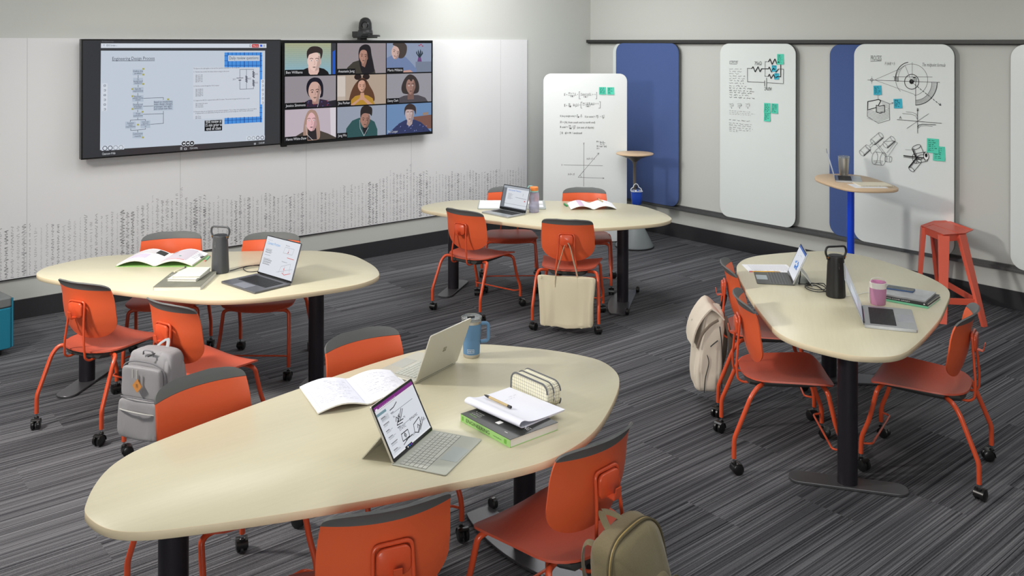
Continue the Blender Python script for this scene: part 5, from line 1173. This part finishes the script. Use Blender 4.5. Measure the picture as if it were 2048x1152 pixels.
# pad lying on it, front sheet rolled back on the spine side
M_pad = mat('pad_paper', (226, 228, 240), .8); pr = math.atan2(nx.y, nx.x)+.07
pc_ = Vector((.022, 3.525)); zb = TZ+.0305
pad = thing('writing_pad', (pc_.x, pc_.y, zb), pr, 'white writing pad with a rolled edge lying on the lime textbook', 'notepad')
mb = MB(); mb.box((-.105, -.150, .0), (.110, .152, .006), M_pad)
G = []
prof = [(.110, .0072), (.06, .0078), (.0, .0092), (-.05, .012), (-.085, .018), (-.105, .026), (-.118, .0285), (-.130, .026), (-.136, .018), (-.130, .009), (-.118, .005), (-.108, .006)]
pf = crom([(x, 0, z_) for x, z_ in prof], 3, closed=False)
for p in pf: G.append([(p[0], y, p[2]) for y in (-.154, -.05, .05, .156)])
mb.grid(G, M_pad, thick=.0012); mb.build('sheets', pad, angle=60)
c = Canvas((0, 0, .0100), (1, 0, 0), (0, 1, 0), (0, 0, 1)); rr = random.Random(2); c.scrib(-.01, .06, .055, .005, ink(150, 152, 165), .0008, rr); c.scrib(.03, .075, .04, .005, ink(150, 152, 165), .0008, rr); c.mb.build('handwriting', pad, smooth=False)
def pen(a, b, za, zb_, r, m, mt, label, name='pen', cat='pen', ends=None):
    a = Vector((a[0], a[1], za)); b = Vector((b[0], b[1], zb_)); d = b-a; L = d.length
    root = thing(name, a, 0, label, cat); q_ = d.to_track_quat('Z', 'Y'); M = q_.to_matrix().to_4x4()
    mb = MB(); mb.lathe([(0, .0), (r*.8, .0), (r, .003), (r, L*.82), (r, L*.83)], m, 14, M=M); mb.build('barrel', root)
    mb = MB(); mb.lathe([(r*1.02, L*.80), (r*1.04, L*.83), (r*.8, L*.93), (r*.25, L)], mt, 14, M=M, cap=True); mb.build('tip', root)
    if ends: mb = MB(); mb.lathe([(0, -.001), (r*1.05, -.001), (r*1.05, L*.10), (0, L*.10)], ends, 14, M=M); mb.build('end_cap', root)
    return root
M_kraft = mat('pen_kraft', (186, 164, 118), .5)
p1 = pen((-.002, 3.478), (-.108, 3.592), zb+.021, zb+.024, .0052, M_kraft, M_dark, 'tan barrelled fineliner pen lying on the writing pad', ends=M_dark)
# pencil case
def grid_mat():
    m = mat('grid_cloth', (222, 220, 196), .7); nt = m.node_tree; b = nt.nodes['Principled BSDF']; L = nt.links
    tc = nt.nodes.new('ShaderNodeTexCoord'); sp = nt.nodes.new('ShaderNodeSeparateXYZ'); L.new(tc.outputs['Object'], sp.inputs[0]); prev = None
    for i in range(3):
        pp = nt.nodes.new('ShaderNodeMath'); pp.operation = 'PINGPONG'; pp.inputs[1].default_value = .0065; L.new(sp.outputs[i], pp.inputs[0])
        lt = nt.nodes.new('ShaderNodeMath'); lt.operation = 'LESS_THAN'; lt.inputs[1].default_value = .00045; L.new(pp.outputs[0], lt.inputs[0])
        if prev is None: prev = lt.outputs[0]
        else:
            mx = nt.nodes.new('ShaderNodeMath'); mx.operation = 'MAXIMUM'; L.new(prev, mx.inputs[0]); L.new(lt.outputs[0], mx.inputs[1]); prev = mx.outputs[0]
    mix = nt.nodes.new('ShaderNodeMix'); mix.data_type = 'RGBA'; mix.inputs[6].default_value = rgb(224, 221, 198); mix.inputs[7].default_value = rgb(70, 72, 74)
    L.new(prev, mix.inputs[0]); L.new(mix.outputs[2], b.inputs['Base Color']); return m
M_grid = grid_mat(); M_pipe = mat('grey_piping', (98, 100, 104), .7)
pcs = thing('pencil_case', (.098, 3.672, TZ), math.radians(-50), 'cream grid patterned pencil case with grey zip, standing behind the pad', 'pencil case')
prof = [(x, z_) for x, z_ in rrect(.222, .098, .034, 7, 0, .049)]
My = Matrix(((1, 0, 0, 0), (0, 0, 1, 0), (0, 1, 0, 0), (0, 0, 0, 1)))
def case_fn(y):
    k = 1-.0*y; return [(x*k, y, z_) for x, z_ in prof]
mb = MB(); ys = [-.034, -.030, -.012, .0, .012, .030, .034]; sc = [.975, 1, .985, .975, .985, 1, .975]
R_ = [[(x*s_, y*(1+.12*(1-z_/.098)), z_*(s_ if z_ > .02 else 1)+.001) for x, z_ in prof] for y, s_ in zip(ys, sc)]
mb.grid(R_, M_grid, wrap=True); mb.add(R_[0], [tuple(range(len(prof)))[::-1]], M_grid); mb.add(R_[-1], [tuple(range(len(prof)))], M_grid); mb.build('body', pcs, angle=30)
mb = MB()
for y in (-.034, .034): mb.tube([(x*1.0, y*(1+.12*(1-z_/.098)), z_+.001) for x, z_ in prof if z_ > .012][::1], .0028, M_pipe, 6, flat=1.5)
mb.build('piping', pcs)
mb = MB(); mb.tube([(x*.985, 0, z_*.985+.001) for x, z_ in prof if z_ > .03], .0022, M_pipe, 6, flat=2.2); mb.build('zipper', pcs)
mb = MB(); mb.box((.108, -.003, .052), (.112, .003, .066), M_chrome); mb.tube([(.112, 0, .054), (.120, -.006, .045), (.124, -.004, .036)], .0015, M_chrome, 6); mb.build('zip_pull', pcs)
# open books
def open_book(label, c, pw, ph, rot, arch, left_m, right_m, print_fn=None, cover=None, name='notebook', cat='notebook', z=TZ, th=.004, edge=0.):
    root = thing(name, (c[0], c[1], z), rot, label, cat)
    def surf(sd, u, v): # u 0 at spine..1 edge
        zz = th+arch*(math.sin(min(1, u*1.9)*math.pi/2) if u < .53 else 1-((u-.53)/.47)**1.6*.92)*(1 if u > .02 else .15)
        if u < .02: zz = th+arch*.12
        return (sd*pw*u*(1-.02), ph*v, zz+edge*v*u*0)
    for sd, m, nm in ((-1, left_m, 'left_pages'), (1, right_m, 'right_pages')):
        us = [0, .01, .03, .07, .12, .18, .25, .33, .42, .53, .64, .75, .85, .93, 1]
        G = [[surf(sd, u, v/6-.5) for v in range(7)] for u in us]
        mb = MB(); mb.grid(G, m, thick=0); bot = [[(p[0], p[1], max(.0015, p[2]-th*.9)) for p in r] for r in G]; mb.grid(bot, m)
        rim = lambda A: [r[0] for r in A]+[A[-1][k] for k in range(7)]+[r[-1] for r in A[::-1]]
        ra, rb = rim(G), rim(bot); mb.grid([ra, rb], M_page); mb.build(nm, root, angle=50)
    if cover:
        mb = MB(); mb.box((-pw*1.015, -ph*.51, .0003), (pw*1.015, ph*.51, .0014), cover); mb.build('cover', root, smooth=False)
    if print_fn:
        mb = MB()
        class CC:
            pass
        def put(sd, pts, m):      # filled quad on the curved page, pts in (u, v)
            (u0, v0), (u1, v1) = pts; n = 8; G = [[(lambda p: (p[0], p[1], p[2]+.0006))(surf(sd, u0+(u1-u0)*i/n, v0+(v1-v0)*j/2)) for j in range(3)] for i in range(n+1)]; mb.grid(G, m)
        print_fn(put); mb.build('printing', root, angle=50)
    return root
PN = mat('pencil_grey', (186, 190, 206), .8); PN2 = mat('pencil_grey_dark', (150, 154, 170), .8)
def lined(put):
    rr = random.Random(11)
    for sd in (-1, 1):
        for k in range(13):
            v = .36-k*.058; u = .14
            while u < .84:
                l = rr.uniform(.03, .11)
                if rr.random() < .72: put(sd, ((u, v), (min(.86, u+l), v+rr.uniform(.0035, .007))), PN if rr.random() < .8 else PN2)
                u += l+.02
        for e in ((.07, -.46, .075, .46), (.92, -.46, .925, .46)): put(sd, ((e[0], e[1]), (e[2], e[3])), PN)
M_nb = mat('notebook_paper', (226, 229, 242), .8); M_nb2 = mat('notebook_paper_b', (229, 231, 240), .8)
open_book('open lined notebook with pencil notes, left of the pale laptop', (-.640, 3.755), .212, .300, math.radians(27), .022, M_nb, M_nb2, lined, name='notebook', th=.006)
def mag(put):
    put(-1, ((.30, .12), (.96, .42)), mat('mag_pic_pale', (208, 204, 208), .6)); put(-1, ((.06, .18), (.30, .46)), ink(60, 62, 60)); put(-1, ((.35, -.3), (.9, .05)), mat('mag_pic_lilac', (206, 196, 214), .6))
    put(1, ((.08, -.40), (.78, .44)), mat('mag_pic_grey', (198, 190, 200), .6)); put(1, ((.10, -.43), (.74, -.395)), ink(216, 110, 110)); put(1, ((.5, -.2), (.56, -.14)), ink(90, 150, 130)); put(1, ((.10, .32), (.24, .44)), ink(120, 104, 108))
    for k in range(5): put(1, ((.80, .3-k*.1), (.93, .32-k*.1)), PN2)
ob = open_book('thick open magazine with lime green cover on the left table', (-2.315, 5.985), .250, .305, .0, .036, M_pap, M_pap, mag, cover=M_lime, name='magazine', cat='magazine', th=.012)
mb = MB(); mb.box((.236, .02, .018), (.252, .06, .022), M_dark); mb.tube([(.244, .03, .022), (.268, .02, .028), (.270, .05, .026), (.246, .05, .022)], .0012, M_chrome, 6); mb.tube([(.244, .03, .022), (.225, .02, .036), (.222, .05, .036), (.246, .05, .022)], .0012, M_chrome, 6); cl_ = mb.build('binder_clip'); cl_.location = (-2.315, 5.985, TZ); tag(cl_, 'small black binder clip gripping the right pages of the magazine', 'clip')
def plain2(put):
    put(-1, ((.40, -.49), (.62, .49)), mat('lilac_strip', (206, 178, 202), .7)); rr = random.Random(5)
    for k in range(7): put(1, ((.2, .3-k*.08), (.2+rr.uniform(.3, .6), .306-k*.08)), PN)
open_book('open white notebook with a lilac strip, right side of the middle table', (.708, 7.985), .205, .295, .05, .030, M_pap, M_pap, plain2, name='notebook', th=.005)
pen((.812, 8.02), (.775, 8.16), TZ+.040, TZ+.044, .005, M_kraft, M_dark, 'tan pen lying on the open white notebook of the middle table')
M_green = mat('marker_green', (44, 156, 84), .4)
pen((.492, 7.985), (.470, 8.105), TZ+.0075, TZ+.0075, .0075, M_green, mat('marker_cap_dark', (20, 90, 60), .4), 'green marker lying beside the open white notebook', name='marker_pen', cat='marker')
pen((-2.037, 5.975), (-2.050, 6.125), TZ+.005, TZ+.005, .0045, mat('pen_mint', (120, 200, 160), .4), mat('pen_red', (214, 80, 80), .4), 'mint green pen with red tip beside the magazine', ends=mat('pen_pink', (220, 130, 120), .4))
# stack on the left table
s1 = book('large grey and white hardback at the bottom of the left table stack', (-1.975, 5.458), .275, .345, .022, math.radians(3), mat('cover_olive_grey', (112, 112, 100), .5, var=.3, bscale=20), spine=mat('spine_white', (224, 222, 214), .5), spine_side='y')
c = Canvas((0, 0, .022), (1, 0, 0), (0, 1, 0), (0, 0, 1)); c.text('GRAPHIC', -.125, .10, .022, ink(220, 220, 210)); c.text('DESIGN', -.125, .07, .022, ink(220, 220, 210)); c.mb.build('lettering', s1, smooth=False)
s2 = book('small pale grey notebook lying second from top of the left stack', (-1.975, 5.515), .175, .235, .014, math.radians(-2), mat('cover_pale', (222, 222, 212), .5), z=TZ+.0222, name='notebook', cat='notebook')
s3 = book('thin pale green notebook on top of the left stack', (-1.965, 5.530), .165, .225, .011, math.radians(2), mat('cover_mint_pale', (214, 222, 206), .5), z=TZ+.0364, name='notebook', cat='notebook')
pen((-2.062, 5.50), (-2.035, 5.635), TZ+.0525, TZ+.0525, .0048, mat('pen_ivory', (206, 200, 176), .5), M_dark, 'ivory pen with black tip on top of the left table stack')
# folio behind the laptop on the middle table
fo = thing('folio', (-.0, 8.06, TZ), 0, 'pale grey open folio lying behind the silver laptop', 'folder')
mb = MB(); mb.prism(rrect(.60, .42, .02, 4, 0, 0), .0005, .006, mat('folio_grey', (164, 170, 166), .5), .001); mb.build('cover', fo, angle=40)
mb = MB(); mb.box((-.29, -.19, .006), (.0, -.005, .009), M_pap); mb.box((-.29, .012, .006), (.0, .19, .009), M_pap); mb.box((.03, .012, .006), (.28, .16, .009), M_pap); mb.box((.17, -.15, .006), (.28, -.03, .010), M_pap); mb.build('sheets', fo, smooth=False)
# right table paper, pencil, books, phone
def sheet(label, c, w_, d_, rot, z=TZ, lines=True, m=M_pap):
    mb = MB(); mb.box((-w_/2, -d_/2, .0002), (w_/2, d_/2, .0012), m)
    cv = Canvas((0, 0, .0012), (0, -1, 0), (1, 0, 0), (0, 0, 1), mb=mb, lift=.0002); rr = random.Random(7)
    if lines:
        for k in range(22): cv.line([(-d_*.42, w_*.42-k*w_*.038), (-d_*.42+d_*rr.uniform(.6, .84), w_*.42-k*w_*.038)], .0016, PN2)
    o = mb.build('paper_sheet', smooth=False, loc=(c[0], c[1], z), rotz=rot); return tag(o, label, 'paper')
sheet('printed sheet of paper partly under the charcoal keyboard of the right table', (1.660, 5.815), .295, .215, -.01)
M_yel = mat('pencil_yellow', (226, 172, 60), .45)
pen((1.512, 5.722), (1.705, 5.708), TZ+.0052, TZ+.0072, .0042, M_yel, mat('pencil_wood', (196, 160, 110), .6), 'yellow pencil with pink eraser lying above the charcoal keyboard', name='pencil', cat='pencil', ends=mat('eraser_pink', (214, 120, 116), .7))
ba = Vector((2.052, 5.150)); bb = Vector((2.290, 4.945)); br = math.atan2((bb-ba).y, (bb-ba).x)
bc = (ba+bb)/2+Vector((-(bb-ba).y, (bb-ba).x)).normalized()*.12
b1 = book('mint edged black spined book at the bottom of the right table stack', bc, .24, .31, .014, br+math.pi/2, mat('cover_graphite', (58, 60, 62), .4), spine=mat('cover_mint', (120, 200, 160), .5), z=TZ)
b2 = book('black spined paperback in the middle of the right table stack', bc, .235, .305, .012, br+math.pi/2, mat('cover_graphite', (58, 60, 62), .4), z=TZ+.0145)
b3 = book('glossy grey magazine-like book on top of the right table stack, under the phone', bc+Vector((-.01, .01)), .228, .298, .010, br+math.pi/2+.03, mat('cover_photo', (156, 158, 160), .3, var=.35, bscale=22), z=TZ+.0270)
c = Canvas((-.1175, 0, 0), (0, -1, 0), (0, 0, 1), (-1, 0, 0), lift=.0004); c.text('THINGS COME APART', -.10, .0025, .0095, ink(226, 228, 226), width=.16); c.ell(.135, .006, .004, .004, ink(226, 228, 226)); c.mb.build('lettering', b2, smooth=False)
ph = thing('smartphone', (2.245, 5.195, TZ+.0372), br+.12, 'dark smartphone lying on the stack of books on the right table', 'phone')
mb = MB(); mb.prism(rrect(.148, .073, .010, 5), .0002, .008, mat('phone_case', (60, 84, 120), .4), .0015); mb.build('body', ph, angle=40)
mb = MB(); mb.prism(rrect(.144, .069, .009, 5), .008, .0084, M_scr); mb.build('screen', ph, smooth=False)
# high table papers
sheet('loose white sheet under the spiral notebook on the standing-height table', (2.965, 7.50), .21, .27, math.radians(88), z=1.0, lines=False)
sn = thing('spiral_notebook', (3.03, 7.56, 1.0015), math.radians(88), 'cream spiral notebook on the standing-height table', 'notebook')
mb = MB(); mb.box((-.10, -.135, .0003), (.10, .135, .008), mat('cream_cover', (226, 218, 196), .6)); mb.build('pages', sn, smooth=False)
mb = MB()
for k in range(22): mb.tube([(-.10+.004*math.cos(t)-.0, -.125+k*.0118, .005+.005*math.sin(t)) for t in [i*math.pi/3 for i in range(6)]], .0008, M_dark, 5, closed=True)
mb.build('spiral_binding', sn)
# ================================================================== bags hanging on the chair hooks
def wr(p, amp, sc, seed=0):
    r = 1-abs(noise.noise(Vector((p.x*sc*1.6+seed, p.y*sc*2, p.z*sc*.7+p.x*sc))))*2.2      # creases
    return noise.noise(Vector((p.x*sc+seed, p.y*sc*1.3, p.z*sc*.8)))*amp+noise.noise(Vector((p.x*sc*2.7, p.y*sc*2.7+seed, p.z*sc*1.2)))*amp*.45-max(0, r)**6*amp*.5
def in_chair(k, p): return CHM[k] @ Vector(p)
def bag_root(name, k, p, yaw, label, cat):
    w_ = in_chair(k, p); a = math.radians(CH[k][2]-90)+yaw
    return thing(name, w_, a, label, cat)
M_tote = mat('canvas_cream', (216, 206, 178), .9, bump=.25, bscale=700, var=.04)
tb = bag_root('tote_bag', 'C2', (.010, -.285, .050), 0, 'cream canvas tote bag hanging by its straps from a chair hook', 'bag')
def tfn(p):
    t = (p.z+.19)/.38; k = .92+.12*t-.03*math.sin(t*math.pi); n = wr(p, .020, 6, 3)+.006*math.sin(p.x*14+p.z*9)*(1-t)
    p = Vector((p.x*k, p.y*(1.15-.85*t), p.z)); return p+Vector((n*.25*math.copysign(1, p.x), n, n*.18))
mb = MB(); mb.lump((0, 0, .193), (.435, .085, .375), M_tote, .10, .45, 60, 44, tfn); mb.build('body', tb, angle=80)
mb = MB()
for sx in (-1, 1):
    for dy in (-.012, .012):
        mb.tube([tuple(p) for p in crom([(sx*.085, dy, .30), (sx*.083, dy, .378), (sx*.05, dy*.8+.01, .50), (sx*.024, .028+dy*.4, .59), (sx*.004, .034+dy*.3, .625)], 6, closed=False)], .0125, M_tote, 8, flat=.2)
mb.build('strap', tb, angle=60)
mb = MB(); mb.box((.17, -.0165, .33), (.185, -.0140, .345), M_dark); mb.build('snap', tb, smooth=False)
M_gb = mat('nylon_grey', (138, 137, 140), .8, bump=.2, bscale=600, var=.05); M_gb2 = mat('nylon_grey_dark', (112, 111, 116), .85); M_tan = mat('leather_tan', (190, 128, 66), .6); M_zip = mat('zip_tape', (160, 160, 156), .6)
gb = bag_root('backpack', 'C6', (.080, -.345, .222), .22, 'grey backpack with tan diamond patch hanging from a chair', 'backpack')
def bfn(w_, amp, seed, lean=.0):
    def f(p):
        t = p.z/.46+.5; k = 1-.10*max(0, t-.6); p = Vector((p.x*k, p.y*(1.08-.30*t), p.z)); n = wr(p, amp, 9, seed); d = Vector((p.x, p.y*1.5, 0)); d = d.normalized() if d.length > 1e-6 else Vector((0, 0, 0))
        return p+d*n+Vector((0, lean*t, 0))
    return f
mb = MB(); mb.lump((0, 0, .225), (.31, .19, .455), M_gb, .34, .36, 90, 60, bfn(.3, .014, 1, .05)); mb.build('body', gb, angle=80)
mb = MB(); mb.lump((0, -.078, .120), (.27, .075, .205), M_gb, .25, .40, 80, 44, bfn(.25, .010, 4, .0)); mb.build('front_pocket', gb, angle=80)
mb = MB(); mb.lump((0, -.066, .305), (.262, .045, .165), M_gb, .25, .40, 70, 36, bfn(.25, .008, 6, .0)); mb.build('upper_pocket', gb, angle=80)
mb = MB(); mb.tube([tuple(p) for p in crom([(-.122, -.098, .165), (-.08, -.124, .172), (0, -.130, .172), (.08, -.124, .168), (.122, -.098, .158)], 6, closed=False)], .005, M_zip, 6, flat=.5)
mb.tube([tuple(p) for p in crom([(-.125, -.085, .225), (-.08, -.108, .236), (0, -.114, .240), (.08, -.108, .236), (.125, -.085, .225)], 6, closed=False)], .0035, M_gb2, 6)
mb.tube([tuple(p) for p in crom([(-.145, -.05, .22), (-.14, -.055, .36), (-.09, -.06, .405), (0, -.062, .415), (.09, -.06, .405), (.14, -.055, .36), (.145, -.05, .22)], 6, closed=False)], .004, M_gb2, 6); mb.build('zipper', gb)
mb = MB()
for x in (-.028, .0): mb.box((x-.004, -.108, .34), (x+.004, -.104, .385), M_zip)
mb.build('zip_pull', gb, smooth=False)
mb = MB(); mb.add([(.005, -.108, .268), (.037, -.107, .303), (.005, -.106, .340), (-.027, -.107, .303)], [(0, 1, 2, 3)], M_tan); mb.add([(.005, -.111, .268), (.037, -.110, .303), (.005, -.109, .340), (-.027, -.110, .303)], [(0, 1, 2, 3)], M_tan)
mb.add([(.000, -.1115, .295), (.002, -.1115, .295), (.002, -.1115, .315), (.0, -.1115, .315), (.008, -.1115, .295), (.010, -.1115, .295), (.010, -.1115, .315), (.008, -.1115, .315)], [(0, 1, 2, 3), (4, 5, 6, 7)], M_dark); pt_ = mb.build('patch', gb, smooth=False); pt_['label'] = 'tan leather diamond patch'
mb = MB(); mb.tube([tuple(p) for p in crom([(-.035, .06, .425), (-.030, .09, .455), (-.010, .118, .475), (.0, .122, .478), (.01, .118, .475), (.030, .09, .455), (.035, .06, .425)], 5, closed=False)], .010, mat('strap_pale', (150, 154, 158), .8), 8, flat=.3); mb.build('handle_loop', gb, angle=60)
mb = MB(); mb.tube([tuple(p) for p in crom([(-.03, -.025, .440), (-.02, -.03, .462), (.03, -.03, .462), (.04, -.025, .438)], 5, closed=False)], .006, M_gb2, 6, flat=.5); mb.tube([(.02, -.05, .44), (.045, -.02, .452)], .003, M_dark, 6); mb.build('top_loop', gb)
for sx in (-1, 1):
    mb = MB(); mb.tube([tuple(p) for p in crom([(sx*.07, .085, .42), (sx*.10, .115, .33), (sx*.11, .11, .18), (sx*.12, .07, .05)], 6, closed=False)], .018, M_gb2, 8, flat=.3); mb.build('shoulder_strap', gb, angle=60)
gb.scale = (.93, .93, .93)
# cream backpack on the left rear chair of the right table
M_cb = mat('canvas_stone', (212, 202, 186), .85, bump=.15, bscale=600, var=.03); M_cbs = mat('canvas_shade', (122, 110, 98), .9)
cb = bag_root('backpack', 'C13', (.02, -.325, .080), .10, 'cream roll-top backpack hanging from a chair left of the right table', 'backpack')
def cfn(p):
    t = p.z/.52+.5; p = Vector((p.x*(1-.08*t), p.y*(1.0-.22*max(0, t-.45)*1.8), p.z)); n = wr(p, .014, 8, 9); d = Vector((p.x, p.y, 0)); d = d.normalized() if d.length > 1e-6 else Vector((0, 0, 0)); return p+d*n+Vector((0, .06*t*t-.01, 0))
mb = MB(); mb.lump((0, 0, .255), (.29, .21, .50), M_cb, .30, .38, 90, 70, cfn); mb.build('body', cb, angle=80)
# fold-over flap: a sheet hugging the top and hanging on the front
G = []
for i in range(15):
    t = i/14; a = math.radians(20+t*150)
    if t < .45: u = t/.45; y = .10-.10*u; z_ = .47+.065*math.sin(u*math.pi/2)
    else: u = (t-.45)/.55; y = -.0-.135*math.sin(u*math.pi/2); z_ = .535-.24*u**1.2
    G.append([(x*(1-.04*u), y-.004*math.cos(x*20), z_+.004*math.sin(x*30)) for x in [-.15+.3*k/10 for k in range(11)]])
mb = MB(); mb.grid(G, M_cb, thick=.010); mb.build('flap', cb, angle=60)
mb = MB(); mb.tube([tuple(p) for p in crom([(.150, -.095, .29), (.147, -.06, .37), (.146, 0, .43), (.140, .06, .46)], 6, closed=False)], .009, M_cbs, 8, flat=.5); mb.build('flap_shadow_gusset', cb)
mb = MB()
mb.tube([tuple(p) for p in crom([(.138, -.03, .26), (.143, -.01, .20), (.140, -.035, .10), (.125, -.04, .01)], 6, closed=False)], .003, M_dark, 6)
mb.tube([tuple(p) for p in crom([(.138, .07, .42), (.143, .085, .30), (.14, .09, .15), (.13, .085, .04)], 6, closed=False)], .0035, M_dark, 6); mb.build('zipper', cb)
mb = MB(); mb.tube([(.142, .055, .335), (.152, .02, .315), (.154, -.0, .30)], .006, M_dark, 6, flat=.5); mb.box((-.02, -.155, .43), (.012, -.150, .44), M_dark); mb.build('pull_tab', cb)
mb = MB(); mb.tube([tuple(p) for p in crom([(-.03, .10, .48), (-.026, .13, .545), (0, .142, .580), (.026, .13, .545), (.03, .10, .48)], 5, closed=False)], .010, M_dark, 8, flat=.25); mb.build('handle_loop', cb, angle=60)
for sx in (-1, 1):
    mb = MB(); mb.tube([tuple(p) for p in crom([(sx*.06, .12, .46), (sx*.09, .155, .34), (sx*.10, .15, .18), (sx*.12, .11, .06)], 6, closed=False)], .018, M_cbs, 8, flat=.3); mb.build('shoulder_strap', cb, angle=60)
cb.scale = (.9, .82, .98)
# olive backpack on the chair at the right end of the nearest table
M_ol = mat('suede_olive', (118, 108, 80), .85, bump=.15, bscale=200, var=.14, sheen=.2); M_old = mat('zip_olive', (84, 76, 54), .7)
ol = bag_root('backpack', 'C12', (-.005, -.365, .200), -.05, 'olive suede backpack hanging from a chair at the bottom of view', 'backpack')
def ofn(p):
    t = p.z/.46+.5; p = Vector((p.x*(1-.10*max(0, t-.55)), p.y*(1.06-.25*t), p.z)); n = wr(p, .010, 7, 15); d = Vector((p.x, p.y, 0)); d = d.normalized() if d.length > 1e-6 else Vector((0, 0, 0)); return p+d*n+Vector((0, .03*t, 0))
mb = MB(); mb.lump((0, 0, .225), (.32, .20, .455), M_ol, .37, .42, 80, 56, ofn); mb.build('body', ol, angle=80)
mb = MB(); mb.lump((0, -.072, .15), (.25, .11, .27), M_ol, .45, .5, 44, 28, ofn); mb.build('front_pocket', ol, angle=80)
mb = MB()
for dy, r, m_ in ((-.030, .0045, M_old), (-.014, .0045, M_old), (-.022, .0035, mat('zip_gold', (160, 140, 90), .5))):
    mb.tube([tuple(p) for p in crom([(-.171, dy, .08), (-.170, dy, .25), (-.158, dy+.01, .385), (-.10, dy+.02, .450), (0, dy+.022, .464), (.10, dy+.02, .450), (.158, dy+.01, .385), (.170, dy, .25), (.171, dy, .08)], 6, closed=False)], r, m_, 6)
mb.tube([tuple(p) for p in crom([(-.128, -.10, .05), (-.128, -.112, .20), (-.10, -.122, .272), (0, -.126, .288), (.10, -.122, .272), (.128, -.112, .20), (.128, -.10, .05)], 6, closed=False)], .004, M_old, 6)
mb.build('zipper', ol)
for sx in (-1, 1):
    mb = MB(); mb.tube([tuple(p) for p in crom([(sx*.045, .045, .430), (sx*.036, .085, .455), (sx*.016, .118, .470), (0, .13, .474)], 6, closed=False)], .015, M_ol, 8, flat=.22); mb.build('handle_strap', ol, angle=60)
mb = MB(); mb.tube([tuple(p) for p in crom([(-.09, .07, .40), (-.115, .12, .42), (-.125, .14, .36), (-.13, .13, .24), (-.13, .10, .10)], 6, closed=False)], .018, M_ol, 8, flat=.25); mb.build('shoulder_strap', ol, angle=60)
ol.scale = (.86, .88, .9)
ol.rotation_euler = (0, -.13, ol.rotation_euler[2]+.08)
